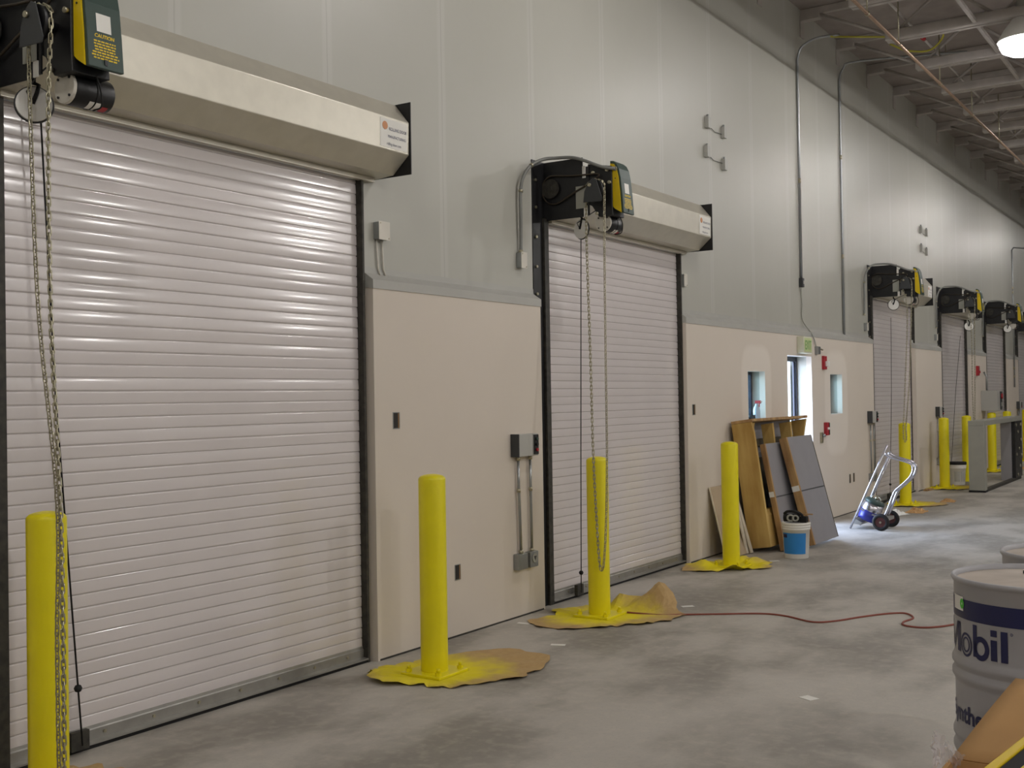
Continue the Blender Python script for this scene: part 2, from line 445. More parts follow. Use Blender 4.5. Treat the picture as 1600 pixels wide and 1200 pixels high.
# ------------------------------------------------------------------ roller shutters
SHW = ['largest white roller shutter in the foreground behind the leftmost yellow bollard', 'second white roller shutter, between the grey control box and the leaning lumber',
       'third white roller shutter, behind the silver hand truck', 'fourth white roller shutter, behind the white pail with a dark lid',
       'fifth white roller shutter, behind the grey steel frame and its wall panel', 'last white roller shutter, cut off by the edge of the photo']
HOOD = [(UW, 3.60), (.158, 3.60), (.266, 3.468), (.262, 3.262), (.13, 3.146), (.02, 3.138), (UW, 3.134)]
def shutter(i):
    yl, yr = YL[i], YR[i]; Wd = yr - yl
    near = i < 2
    root = thing('roller_shutter', (CU, yl, 0), SHW[i], 'roller shutter')
    # curtain of interlocking flat slats
    rnd = random.Random(40 + i)
    pitch = .0667; z = .085; front = []
    while z < ZT - .01:
        z1 = min(z + pitch, ZT - .004); t = rnd.uniform(-.0017, .0006); k1 = z + .009; k2 = z1 - .009
        front += [(-.008, z + .0012), (-.0015, z + .0026), (-.0002 - t, z + .006), (-t, k1), (.0002 - t*.9, k1 + .002), (.0002 + t*.9, k2 - .002), (t, k2), (-.0002 + t, z1 - .006), (-.0015, z1 - .0026), (-.008, z1 - .0012)]
        z = z1
    c = MB(); n = len(front); ya, yb = -yl*.0104 - .02, Wd + .012
    A = c.verts([(x, ya, zz) for x, zz in front]); B = c.verts([(x, yb, zz) for x, zz in front])
    for k in range(n-1): c.face([A[k], A[k+1], B[k+1], B[k]], k % 10 != 9)
    bk = c.verts([(-.02, ya, .085), (-.02, ya, front[-1][1]), (-.02, yb, front[-1][1]), (-.02, yb, .085)])
    c.face([bk[3], bk[2], bk[1], bk[0]]); c.face([A[-1], bk[1], bk[2], B[-1]]); c.face([bk[0], A[0], B[0], bk[3]])
    c.build('curtain', M['shutter'], root)
    bb = MB(); bb.prism_y([(-.016, .018), (-.016, .1), (.006, .1), (.008, .086), (.014, .08), (.014, .032), (.055, .028), (.055, .02), (-.0, .018)], -yl*.0104 + .002, Wd)
    bar = bb.build('bottom_bar', M['alu'], root)
    if near:
        for q in range(int(Wd / .3)): MB().cyl((.013, .2 + q*.3, .058), (.02, .2 + q*.3, .058), .009, n=10).build('bolt', M['zinc'], bar)
    MB().box(-.014, .045, -yl*.0104 + .002, Wd, 0, .02).build('bottom_seal', M['rubber'], root)
    # left guide and wall angle, right guide (x relative to curtain face)
    gl = yl * .0104
    g = MB(); g.box(-.03, .05, -gl - .065, -gl, 0, 3.14); g.build('guide', M['guide'], root, bevel=.002)
    g = MB(); g.box(-.03, .05, Wd + .001, Wd + .021, 0, 3.12); g.box(-.03, -.022, Wd-.02, Wd + .001, .1, 3.1); g.build('guide', M['guide'], root, bevel=.002)
    wa = MB(); wa.box(.02, .028, YC[i] - yl + .004, -gl - .06, 0, 3.10); wa.box(.02, .028, YC[i] - yl + .004, -.098, 3.10, 3.60)
    wang = wa.build('wall_angle', M['black'], root)
    for zz in (2.52, 2.74, 2.98, 3.22, 3.44):
        for dy in (.045,):
            MB().cyl((.028, YC[i]-yl+dy, zz), (.042, YC[i]-yl+dy, zz), .012, n=8).build('bolt', M['zinc'], wang)
    # head plates, hood, lip
    hp = MB(); hp.box(.025, .393, -.108, -.10, 3.122, 3.598); hp.build('head_plate', M['black'], root, bevel=.002)
    hq = MB(); hq.box(.022, .325, Wd + .17, Wd + .177, 3.138, 3.605); hq.build('head_plate', M['black'], root)
    h = MB(); h.prism_y([(x - CU, zz) for x, zz in HOOD], -.095, Wd + .168)
    hood = h.build('hood', M['galv'], root, bevel=.004)
    l = MB(); l.box(.021, .07, -.06, Wd + .11, 3.108, 3.136); l.build('hood_baffle', M['galv'], root)
    if i < 3:
        lab = MB(); y0 = Wd - .12; xf = .266 - CU + .0006
        v = lab.verts([(xf - .0001, y0, 3.455), (xf-.0035, y0, 3.275), (xf-.0035, y0 + .265, 3.275), (xf - .0001, y0 + .265, 3.455)]); lab.face(v)
        lb = lab.build('label', M['paper'], root, solid=.0008)
        o = Vector((xf + .0015, y0 + .085, 3.385))
        for q, (s, sz) in enumerate((('ROLLING DOOR', .029), ('MANUFACTURING', .026), ('rolling-door.com', .026))):
            t = MB(); place_text(t, s, sz, o + Vector((-.0012*q, -.012*q, -.047*q)), (0, 1, 0), (0, 0, 1), squeeze=.80)
            t.build('lettering', M['navy'], lb)
        t = MB(); t.cyl((xf-.001, y0 + .045, 3.41), (xf + .0012, y0 + .045, 3.41), .026, n=16); t.build('emblem', mat('orange_emblem', '#c98a5a', rough=.5) if 'orange_emblem' not in MATS else MATS['orange_emblem'], lb)
    return root
for i in range(6): shutter(i)

# ------------------------------------------------------------------ door operators
def operator(label):
    root = thing('door_operator', (0, YL[1], 3.0), label, 'door operator', 'motor operators at the left head of the shutters')
    P_ = lambda x, s, z: (x, s, z - 3.0)
    # gear frame
    g = MB(); g.prism_y([(.385, .54), (.60, .50), (.60, .20), (.607, .11), (.48, .11), (.42, .20), (.385, .22)], -.10, .09)
    gf = g.build('gear_frame', M['black'], root, bevel=.004)
    for (x, z) in ((.44, .462), (.452, .30), (.565, .47), (.585, .37), (.47, .135)):
        MB().cyl((x, -.104, z), (x, -.122, z), .013, n=10).build('bolt', M['zinc'], gf)
    # hand-chain wheel with its guard
    wv = MB(); wv.cyl((.495, -.20, .315), (.495, -.165, .315), .075, n=26); wv.cyl((.495, -.17, .315), (.495, -.10, .315), .02, n=10)
    wl = wv.build('chain_wheel', M['black'], root)
    gd = MB(); gd.prism_y([(.415, .30), (.455, .375), (.49, .40), (.525, .385), (.575, .235), (.565, .21), (.405, .215)], -.216, -.210); gdo = gd.build('chain_guard', M['darkgray'], root, bevel=.003)
    MB().cyl((.468, -.216, .345), (.468, -.23, .345), .014, n=10).build('bolt', M['zinc'], gdo)
    # bracket plates
    b = MB(); b.box(.283, .378, -.119, -.113, .19, .368); b.build('bracket_plate', M['grayplate'], root)
    MB().box(.345, .372, -.119, -.112, .43, .525).build('bracket_strip', M['white'], root); MB().box(.352, .385, -.115, -.108, .12, .19).build('bracket_foot', M['white'], root)
    b = MB(); b.box(.30, .40, -.109, -.1, .13, .52); b.build('mounting_arm', M['black'], root)
    # shaft sprocket and drive chain loop
    s = MB(); s.cyl((.052, -.135, .375), (.052, -.12, .375), .078, n=28); s.cyl((.052, -.15, .375), (.052, -.10, .375), .022, n=12); s.build('sprocket', M['guide'], root)
    loop = smooth_path([(-.030, -.128, .381), (-.012, -.128, .435), (.03, -.128, .47), (.085, -.128, .477), (.26, -.128, .458), (.42, -.128, .45), (.475, -.128, .448), (.50, -.128, .437), (.485, -.128, .416), (.40, -.128, .372), (.28, -.128, .324), (.14, -.128, .26), (.085, -.128, .249), (.03, -.128, .262), (-.008, -.128, .30), (-.026, -.128, .345)], 3)
    MB().closed_tube(loop, .0075, 6).build('drive_chain', mat('oiled_chain', '#4a4238', rough=.45, metal=.6) if 'oiled_chain' not in MATS else MATS['oiled_chain'], root)
    # control box: yellow end plate, green cover with rolled top
    near_ = [(.55, .54), (.585, .548), (.615, .535), (.640, .505), (.657, .46), (.667, .40), (.680, .28), (.690, .125), (.676, .125), (.655, .38), (.63, .47), (.60, .51), (.55, .52)]
    outer = [(.575, .545), (.605, .541), (.632, .518), (.652, .478), (.667, .405), (.680, .28), (.692, .125), (.672, .125), (.61, .16), (.56, .215), (.583, .235), (.578, .40)]
    c = MB(); c.prism_y(outer, -.078, .10); cov = c.build('cover', M['green'], root, bevel=.004)
    y = MB(); y.prism_y([(.580, .522), (.611, .516), (.634, .482), (.650, .41), (.662, .29), (.672, .128), (.617, .163), (.563, .215), (.586, .233)], -.086, -.079)
    yp = y.build('end_plate', M['opyellow'], root)
    MB().cyl((.625, -.087, .40), (.625, -.0895, .40), .005, n=8).build('screw', M['black'], yp)
    MB().cyl((.628, -.1, .475), (.628, -.086, .475), .017, n=12).build('conduit_connector', M['zinc'], yp)
    def facept(z): # cover's front face
        return .667 + (.405 - z) / .28 * .025 + .0012
    l = MB(); v = l.verts([(facept(z), s_, z) for s_, z in ((-.028, .365), (-.028, .285), (.045, .285), (.045, .365))]); l.face(v); l.build('label', M['paper'], cov, solid=.0006)
    tx = MB(); place_text(tx, 'CAUTION', .022, (facept(.262)+.0006, .008, .258), (0, 1, 0), (.08, 0, 1), 'CENTER', .0008)
    rn = random.Random(3)
    for q in range(7):
        z = .245 - q*.0125; half = .05 + rn.uniform(0, .02); s_ = .008 - half
        while s_ < .008 + half:
            e_ = min(s_ + rn.uniform(.008, .022), .008 + half)
            v = tx.verts([(facept(z)+.0006, s_, z), (facept(z-.0065)+.0006, s_, z-.0065), (facept(z-.0065)+.0006, e_, z-.0065), (facept(z)+.0006, e_, z)]); tx.face(v); s_ = e_ + .004
    tx.build('warning_text', M['opyellow'], cov)
    lk = MB(); lk.box(facept(.15)-.002, facept(.15)+.004, .0, .014, .14, .165); lk.build('latch', M['black'], cov)
    # motor
    mo = MB(); mo.cyl((.495, -.045, .065), (.495, .15, .065), .071, n=32); mot = mo.build('motor', M['black'], root, bevel=.004)
    e = MB(); e.cyl((.495, -.062, .065), (.495, -.045, .065), .070, n=32); e.cyl((.495, -.066, .065), (.495, -.062, .065), .012, n=12); ec = e.build('motor_end_cap', M['zincpale'], mot, bevel=.003)
    for k in range(4):
        a = PI/4 + k*PI/2; cx, cz = .495 + .055*math.cos(a), .065 + .055*math.sin(a)
        MB().cyl((cx, -.067, cz), (cx, -.061, cz), .006, n=8).build('screw', M['black'], ec)
    r_ = MB(); r_.cyl((.495, .055, .065), (.495, .062, .065), .073, n=32); r_.build('band', M['rubber'], mot)
    def patch(a0, a1, y0, y1, nm, mm):
        p = MB(); A = [a0 + (a1-a0)*k/8 for k in range(9)]
        f0 = p.verts([(.495 + .0718*math.cos(a), y0, .065 + .0718*math.sin(a)) for a in A]); f1 = p.verts([(.495 + .0718*math.cos(a), y1, .065 + .0718*math.sin(a)) for a in A])
        for k in range(8): p.face([f0[k], f0[k+1], f1[k+1], f1[k]], True)
        p.build(nm, mm, mot)
    patch(-1.5, -.75, .03, .095, 'label', M['paper']); patch(-1.5, -.95, .096, .13, 'label', M['redlab'])
    w_ = MB(); w_.tube(smooth_path([(.60, .02, .12), (.62, .03, .06), (.60, .05, -.01), (.54, .05, -.02)], 5), .004, 6); w_.build('wire', M['cordblack'], root)
    n = MB(); n.box(.46, .60, -.03, .08, .11, .15); n.build('motor_mount', M['black'], root)
    return root
OPL = ['yellow and green motor operator at the top left corner of the photo', 'yellow and green motor operator above the second shutter, beside the looping grey conduit',
       'motor operator on the third shutter, above the hand truck', 'motor operator on the fourth shutter, above the white pail', 'motor operator on the fifth shutter, above the red-switched wall panel', 'motor operator on the last shutter, partly out of the photo']
ops = []
for i in range(6):
    o = operator(OPL[1]) if i == 0 else copy_tree(ops[0])
    ops.append(o)
    o.location = (0, YL[i], 3.0); o['label'] = OPL[i]

# white release discs dangling beside each operator
def disc(i, nrm, c, label):
    n = Vector(nrm).normalized()
    root = thing('release_disc', c, label, 'release disc', 'white release discs under the operators')
    side = n.cross(Vector((0, 0, 1))).normalized()
    d = MB(); d.cyl(-n*.012, n*.012, .077, n=32); d.build('disc', M['white'], root, bevel=.003)
    r = MB(); r.torus((0, 0, 0), n, .077, .008, 32, 6); r.bm.verts.ensure_lookup_table(); bmesh.ops.translate(r.bm, verts=r.bm.verts, vec=-n*.008); r.build('rim', M['darkgray'], root)
    s = MB(); a = n*.014
    s.tube([a + side*.006 + Vector((0, 0, -.0)), a + side*-.012 + Vector((0, 0, .05)), a*.8 + side*-.02 + Vector((0, 0, .085)), Vector((0, 0, .095)), -a*.6 + Vector((0, 0, .12))], .0095, 8); s.build('strap', M['rubber'], root)
    c_ = MB(); c_.tube([a + side*.002, a*1.5 + side*.03 + Vector((0, 0, .05)), Vector((.10, -.03, .10)) + side*.02, Vector((.18, -.04, .14))], .004, 6); c_.build('cord', M['darkgray'], root)
    return root
DN = ['white release disc with black strap below the top left operator', 'white release disc with black strap below the operator of the second shutter', 'white release disc on the third shutter', 'white release disc on the fourth shutter', 'white release disc on the fifth shutter', 'white release disc on the last shutter']
for i, nn in enumerate(((.83, -.55, 0), (-.30, -.95, 0), (.3, -.95, 0), (.5, -.85, .2), (.3, -.95, 0))):
    dx = (.245, .285, .27, .45, .40)[i]; dz = (3.035, 3.037, 3.0, 2.86, 3.0)[i]
    disc(i, nn, (dx, YL[i] - .02 - (.02 if i < 3 else .1), dz), DN[i])

# ------------------------------------------------------------------ hand chains and pull cords
def chain(pts, label, link=.040, wire=.0034, wid=.0115, group=None):
    path = smooth_path(pts, 30)
    d = [0]
    for a, b in zip(path, path[1:]): d.append(d[-1] + (b-a).length)
    T = d[-1]; n = int(T / (link*.78)); k = 0; m_ = MB()
    for q in range(n):
        s = (q + .5) * T / n
        while k < len(d)-2 and d[k+1] < s: k += 1
        f_ = (s - d[k]) / max(1e-6, d[k+1]-d[k]); c = path[k].lerp(path[k+1], f_); t = (path[k+1]-path[k]).normalized()
        u = t.orthogonal().normalized() if abs(t.z) < .1 else (Vector((1, 0, 0)) - t*t.x).normalized()
        u = Matrix.Rotation((PI/4 if q % 2 else -PI/4) + .5, 3, t) @ u
        L2 = link*.5 - wid*.5
        ring = []
        for j in range(10):
            a = 2*PI*j/10; cx = math.cos(a)*wid*.75; cy = math.sin(a)*wid*.75 + (L2 if math.sin(a) > 0 else -L2)
            ring.append(c + u*cx + t*cy)
        m_.closed_tube(ring, wire, 5)
    org = Vector(pts[0])
    return tag(m_.build('hand_chain', M['zinc'], loc=org), label, 'chain', group)
yl = YL[0]
chain([(.495, yl-.178, 3.394), (.44, yl-.176, 3.37), (.415, yl-.175, 3.31), (.412, yl-.17, 2.95), (.47, yl-.18, 2.1), (.60, yl-.19, 1.30), (.605, yl-.20, .70), (.625, yl-.21, .16), (.64, yl-.21, .13), (.65, yl-.205, .2), (.645, yl-.20, .75), (.62, yl-.19, 1.30), (.555, yl-.18, 2.1), (.54, yl-.17, 2.95), (.572, yl-.175, 3.31), (.55, yl-.176, 3.37), (.497, yl-.178, 3.394)],
      'galvanized hand chain hanging from the top left operator past the leftmost bollard')
yl = YL[1]
chain([(.495, yl-.178, 3.394), (.44, yl-.176, 3.37), (.415, yl-.175, 3.31), (.415, yl-.19, 2.95), (.50, yl-.31, 2.0), (.576, yl-.425, 1.236), (.60, yl-.43, .7), (.617, yl-.43, .43), (.635, yl-.43, .375), (.657, yl-.435, .43), (.68, yl-.435, .7), (.70, yl-.435, 1.239), (.64, yl-.32, 2.0), (.575, yl-.19, 2.95), (.572, yl-.175, 3.31), (.55, yl-.176, 3.37), (.497, yl-.178, 3.394)],
      'galvanized hand chain looped in front of the bollard at the second shutter')
# far chains seen as thin lines
def thin(name, pts, r, m_, label, cat, group=None):
    return tag(MB().tube(pts, r, 6).build(name, m_, loc=Vector(pts[-1])), label, cat, group)
def pull_cord(pts, zb, label):
    root = thing('pull_cord', pts[-1], label, 'pull cord', 'black pull cords of the shutters')
    o = Vector(pts[-1]); MB().tube([Vector(p)-o for p in pts], .0045, 6).build('cord', M['cordblack'], root)
    a, b = [Vector(p)-o for p in pts[-2:]]; t = (zb - pts[-1][2]) / max(.01, (pts[-2][2]-pts[-1][2])); c = b.lerp(a, t)
    s = MB(); s.lathe([(0, .02), (.014, .014), (.02, 0), (.014, -.014), (0, -.02)], 14, c); s.build('ball', M['rubber'], root)
    s = MB(); s.box(-.03, .0, -.06, .04, -.02, .07); s.build('anchor', M['guide'], root)
    return root
pull_cord([(.03, 3.195, 3.08), (.03, 3.26, 1.725), (.03, 3.385, .04)], .32, 'black pull cord with ball beside the leftmost bollard')
pull_cord([(.03, 8.302, 3.08), (.03, 8.24, 1.253), (.03, 8.205, .04)], .206, 'black pull cord with ball on the second shutter, left of its bollard')
pull_cord([(.05, 18.00, 2.85), (.05, 17.95, 1.7), (.05, 17.75, .04)], .25, 'black pull cord on the third shutter above the hand truck')
pull_cord([(.05, 23.0, 2.75), (.05, 22.5, 1.7), (.05, 21.9, .04)], .25, 'slanting black pull cord on the fourth shutter')
chain([(.495, YL[2]-.178, 3.394), (.42, YL[2]-.175, 3.31), (.50, YL[2]-.17, 2.9), (.46, YL[2]-.19, 1.9), (.43, YL[2]-.235, 1.2), (.43, YL[2]-.24, 1.0), (.45, YL[2]-.24, .95), (.47, YL[2]-.24, 1.0), (.47, YL[2]-.235, 1.2), (.52, YL[2]-.19, 1.9), (.56, YL[2]-.17, 2.9), (.57, YL[2]-.175, 3.31), (.497, YL[2]-.178, 3.394)], 'hand chain hanging in front of the third shutter', link=.05)
chain([(.495, YL[3]-.178, 3.394), (.42, YL[3]-.175, 3.31), (.50, YL[3]-.17, 2.9), (.50, YL[3]-.16, 1.6), (.52, YL[3]-.15, .95), (.54, YL[3]-.15, 1.6), (.56, YL[3]-.17, 2.9), (.57, YL[3]-.175, 3.31), (.497, YL[3]-.178, 3.394)], 'hand chain hanging beside the fourth shutter', link=.06)

# ------------------------------------------------------------------ bollards and masking paper
def bollard(x, y, label, near=True):
    root = thing('bollard', (x, y, 0), label, 'bollard', 'yellow steel bollards along the shutters')
    p = MB(); p.lathe([(.084, .02), (.084, 1.19), (.082, 1.2), (.07, 1.212), (.05, 1.219), (.025, 1.2235), (0, 1.225)], 40); p.build('post', M['yellow'], root)
    b = MB(); b.box(-.15, .15, -.15, .15, 0.0, .02); b.build('base_plate', M['yellow'], root, bevel=.004)
    for sx in (-1, 1):
        for sy in (-1, 1):
            a = MB(); a.cyl((sx*.112, sy*.112, .02), (sx*.112, sy*.112, .04), .019, n=6, smooth=False); a.cyl((sx*.112, sy*.112, .04), (sx*.112, sy*.112, .062), .011, n=8)
            a.build('anchor_bolt', M['yellow'], root)
    return root
BP = [(.375, 2.971, 'leftmost yellow bollard, rising at the bottom left corner of the photo'),
      (.541, 5.51, 'yellow bollard in front of the bare wall between the first two shutters'),
      (.55, 7.583, 'yellow bollard with the chain looped over it, before the second shutter'),
      (.477, 10.375, 'yellow bollard beside the leaning lumber and gypsum offcuts'),
      (.412, 17.25, 'yellow bollard behind the silver hand truck'),
      (.27, 20.45, 'yellow bollard left of the white pail with a dark lid'),
      (.30, 22.15, 'yellow bollard partly hidden by the grey steel frame, right of the white pail'),
      (.22, 25.0, 'yellow bollard seen through the grey steel frame, nearer its left column'),
      (.245, 26.6, 'yellow bollard seen at the right inside the grey steel frame'),
      (.27, 28.9, 'yellow bollard at the right edge behind the black end of the steel frame')]
for b in BP: bollard(*b)
def sheet(x, y, rad, label, seed, m_, bumps=(), lift=.016, inner=.153):
    rn = random.Random(seed); nT, nR = 72, 12
    m = MB(); rows = []
    ph = [rn.uniform(0, 6.28) for _ in range(6)]
    jag = [rn.uniform(-.02, .02)*lift/.016 for _ in range(nT)]
    for j in range(nR+1):
        row = []
        for i in range(nT):
            a = 2*PI*i/nT
            ri = inner / max(abs(math.cos(a)), abs(math.sin(a)))
            # interpolate outline radius between control angles
            q = (a / (2*PI)) * len(rad); k = int(q) % len(rad); f_ = q - int(q)
            ro = rad[k]*(1-f_) + rad[(k+1) % len(rad)]*f_ + rn.uniform(-.006, .006)
            ro = max(ro + .035*math.sin(5*a+ph[3])*math.sin(11*a+ph[4]) + jag[i], ri + .02)
            t = j / nR; r = ri + (ro-ri)*t
            h = .003 + lift*t*(.5+.5*math.sin(3*a+ph[0]+4*r))*(.5+.5*math.sin(7*a+ph[1])) * .6 + .006*t*(1+math.sin(17*a+ph[2]+9*r)) + rn.uniform(0, .003)*t
            px, py = r*math.cos(a), r*math.sin(a)
            for (bx_, by_, br, bh) in bumps:
                d = math.hypot(px-bx_, py-by_)
                if d < br: h += bh*(1-(d/br))**1.3*(.8+.35*math.sin(11*a+5*r))
            row.append(Vector((px, py, max(.002, h))))
        rows.append(m.verts(row))
    for A, B in zip(rows, rows[1:]):
        for i in range(nT): m.face([A[i], A[(i+1) % nT], B[(i+1) % nT], B[i]])
    o = m.build('masking_paper', m_, solid=.0012); o.location = (x, y, 0)
    return tag(o, label, 'paper', 'brown masking papers around the bollards')
sheet(.375, 2.971, [.42, .35, .35, .3, .28, .3, .52, .58], 'brown masking paper under the leftmost bollard, at the bottom edge of the photo', 1, M['kraftclean'], [(.35, -.10, .2, .05)])
sheet(.541, 5.51, [.46, .62, .80, .72, .40, .30, .33, .40, .42, .36, .33, .40], 'yellow-sprayed masking paper around the bollard between the first two shutters', 2, M['kraft'], [(-.18, -.33, .22, .05)])
sheet(.55, 7.583, [.52, .66, .60, .42, .36, .38, .40, .34, .60, .62, .44, .46], 'yellow-sprayed masking paper with a crumpled flap, around the bollard with the looped chain', 3, M['kraft'], [(.22, .58, .30, .27), (.0, .45, .2, .13), (.34, .42, .12, .08)])
sheet(.477, 10.375, [.34, .40, .42, .40, .34, .33, .36, .48, .55, .42, .30, .32], 'crumpled yellow-sprayed masking paper around the bollard by the leaning lumber', 4, M['kraftwide'], [(.16, -.30, .16, .07), (.05, .33, .16, .09), (-.2, -.22, .18, .08), (.30, .10, .12, .07)], .03)
sheet(.412, 17.25, [.50, .62, .55, .40, .26, .24, .25, .25, .36, .45, .42, .46], 'flat yellow-sprayed masking paper around the bollard behind the hand truck', 5, M['kraftwide'])
sheet(.27, 20.45, [.45, .55, .60, .5, .2, .2, .2, .3, .5, .5, .42, .45], 'masking paper around the bollard left of the white pail', 6, M['kraft'])
sheet(.22, 25.0, [.45, .55, .50, .4, .17, .17, .17, .3, .4, .45, .42, .45], 'masking paper seen through the grey steel frame', 7, M['kraftwide'], [(.3, -.2, .2, .1)])
# crumpled scraps lying about
def crumple(name, x, y, s, h, label, seed, m_, cat):
    rn = random.Random(seed); m = MB(); n = 12; G = []
    for i in range(n):
        row = []
        for j in range(n):
            u, v = i/(n-1)-.5, j/(n-1)-.5; e = max(0, 1-2*max(abs(u), abs(v)))
            row.append(Vector((u*s*2*(1+rn.uniform(-.1, .1)), v*s*1.3*(1+rn.uniform(-.1, .1)), .003 + h*e*rn.uniform(.25, 1))))
        G.append(m.verts(row))
    for i in range(n-1):
        for j in range(n-1): m.face([G[i][j], G[i+1][j], G[i+1][j+1], G[i][j+1]])
    o = m.build(name, m_, solid=.001); o.location = (x, y, 0); o.rotation_euler.z = rn.uniform(0, 3)
    return tag(o, label, cat)
crumple('paper_scrap', .82, 16.2, .19, .10, 'crumpled brown paper on the floor right of the hand truck', 11, M['kraftplain'], 'paper')
crumple('plastic_scrap', .66, 15.75, .17, .10, 'crumpled pale film on the floor behind the hand truck wheels', 12, M['paper'], 'scrap')
crumple('paper_scrap', .86, 17.95, .16, .07, 'crumpled paper at the right of the hand truck bollard', 13, M['kraftplain'], 'paper')
crumple('rag', .55, 25.9, .22, .10, 'brown crumpled paper seen through the steel frame', 14, M['kraftplain'], 'paper')
o = tag(MB().box(-.045, .045, -.035, .035, 0, .0015).build('paper_slip', M['paper']), 'small white paper slip alone on the open concrete floor', 'paper'); o.location = (2.697, 6.087, .001); o.rotation_euler.z = -.45
for k, (x, y, a, lb) in enumerate(((.80, 6.55, .4, 'strip of masking tape beside the paper of the bollard between shutters'), (.98, 8.25, .8, 'small torn white scrap near the crumpled paper flap'), (.20, 7.05, .2, 'small torn scrap by the wall below the control conduits'), (.72, 10.9, .7, 'small torn scrap right of the bollard by the lumber'))):
    o = tag(MB().box(-.05, .05, -.025, .025, 0, .0015).build('paper_scrap', M['paper']), lb, 'paper'); o.location = (x, y, .001); o.rotation_euler.z = a

# ------------------------------------------------------------------ electrical things on the wall
def screw_dots(mb, x, pts):
    for y, z in pts: mb.cyl((x, y, z), (x+.003, y, z), .005, n=8)
def control_station(y, z, label, near):
    """door control box, two conduits down to two boxes"""
    root = thing('control_station', (LW, y, .43), label, 'control box', 'shutter control stations')
    zz = z - .43
    b = MB(); b.box(0, .075, -.17, .02, zz-.085, zz+.085); bd = b.build('housing', M['graybox'], root, bevel=.004)
    MB().box(0, .076, -.181, -.1705, zz-.088, zz+.088).build('end_panel', M['darkgray'], root, bevel=.003)
    b = MB(); b.box(0, .072, .03, .105, zz-.085, zz+.085); pb = b.build('push_button_station', M['graybox'], root, bevel=.004)
    MB().box(.072, .078, .035, .10, zz-.075, zz+.078).build('face_plate', M['black'], pb)
    for q, mm in enumerate((M['green'], M['black'], M['redpaint'])): MB().cyl((.078, .068, zz+.045-.042*q), (.092, .068, zz+.045-.042*q), .013, n=12).build('button', mm, pb)
    MB().box(.01, .05, .02, .03, zz-.02, zz+.02).build('coupling', M['darkgray'], root)
    for (yy, y2) in ((-.115, -.095), (.055, .06)):
        c = MB(); c.tube([(.025, yy, zz-.085), (.025, yy, zz-.3), (.025, (yy+y2)/2, zz-.5), (.025, y2, .07)], .011, 10); cc = c.build('conduit', M['emt'], root)
        MB().cyl((.025, yy, zz-.115), (.025, yy, zz-.085), .017, n=12).build('connector', M['zinc'], cc)
        MB().cyl((.025, y2, .055), (.025, y2, .085), .017, n=12).build('connector', M['zinc'], cc)
        MB().cyl((.025, yy, zz-.36), (.025, yy, zz-.33), .015, n=12).build('coupling', M['zinc'], cc)
    b = MB(); b.box(0, .05, -.165, -.035, -.06, .06); b.build('junction_box', M['emt'], root, bevel=.003)
    b = MB(); b.box(0, .05, -.0, .115, -.06, .06); jb = b.build('receptacle_box', M['emt'], root, bevel=.003)
    f = MB(); f.cyl((.05, .06, .01), (.056, .06, .01), .036, n=20); f.build('outlet_face', M['grayplate'], jb)
    f = MB(); f.prism_y([(0, 0), (.004, 0), (.004, .001), (0, .001)], 0, .001); f.bm.clear()
    v = f.verts([(.0566, .04, .025), (.0566, .08, .025), (.0566, .06, -.012)]); f.face(v); f.build('outlet_mark', M['darkgray'], jb, solid=.0006)
    return root
cs = control_station(7.33, 1.32, 'grey control box with dark end and red button, conduits below, left of the second shutter', True)
for (y, lb) in ((16.82, 'grey control box and conduits left of the third shutter, behind the hand truck'), (21.05, 'grey control box and conduits left of the fourth shutter'), (29.25, 'grey control box left of the last shutter')):
    c = copy_tree(cs); c.location.y = y; c['label'] = lb

def cutout(y, z, hw, hh, label):
    root = thing('electrical_box', (LW-.001, y, z), label, 'electrical box', 'open electrical boxes in the lower wall')
    f = MB(); t = .005
    f.box(-.0, .004, -hw, -hw+t, -hh, hh); f.box(-.0, .004, hw-t, hw, -hh, hh); f.box(-.0, .004, -hw+t, hw-t, hh-t, hh); f.box(-.0, .004, -hw+t, hw-t, -hh, -hh+t)
    f.build('box_rim', M['emt'], root)
    MB().box(0, .0015, -hw+t, hw*.55, -hh+t, hh-t).build('box_interior', M['holeback'], root)
    MB().box(0, .002, hw*.55, hw-t, -hh+t, hh-t).build('box_side', M['wood2'], root)
    return root
cutout(5.784, 1.548, .035, .055, 'open dark electrical box high on the bare wall between the first two shutters')
cutout(6.444, .455, .035, .055, 'open dark electrical box low on the bare wall between the first two shutters')
cutout(10.522, 1.537, .035, .055, 'open dark electrical box on the wall right of the second shutter')
cutout(15.74, .48, .035, .065, 'left of two small electrical boxes low on the wall past the doorway')
cutout(15.92, .484, .035, .065, 'right of two small electrical boxes low on the wall past the doorway')

def jbox(y, z, w_, h_, d_, label, x=UW, plate=True):
    root = thing('junction_box', (x-.001, y, z), label, 'junction box')
    MB().box(0, d_, -w_/2, w_/2, -h_/2, h_/2).build('box', M['emt'], root, bevel=.004)
    p = MB(); p.box(d_, d_+.004, -w_/2-.004, w_/2+.004, -h_/2-.004, h_/2+.004); pl = p.build('cover_plate', M['zincpale'], root, bevel=.008)
    s = MB(); screw_dots(s, d_+.004, [(-w_/2+.01, h_/2-.01), (w_/2-.01, -h_/2+.01)]); s.build('screw', M['zinc'], pl)
    return root
jb = jbox(5.715, 2.80, .105, .115, .05, 'square white junction box with cables, upper wall right of the largest shutter')
for dy in (-.035, .02):
    MB().tube([(.012, dy, -.055), (.012, dy+.004, -.14), (.012, dy+.012, -.25), (.014, dy+.03, -.29)], .006, 8).build('cable', M['zincpale'], jb)
jbox(7.415, 2.765, .075, .12, .05, 'small junction box under the looping grey conduit')
jbox(10.47, 2.85, .07, .12, .03, 'faint white junction box right of the second shutter')
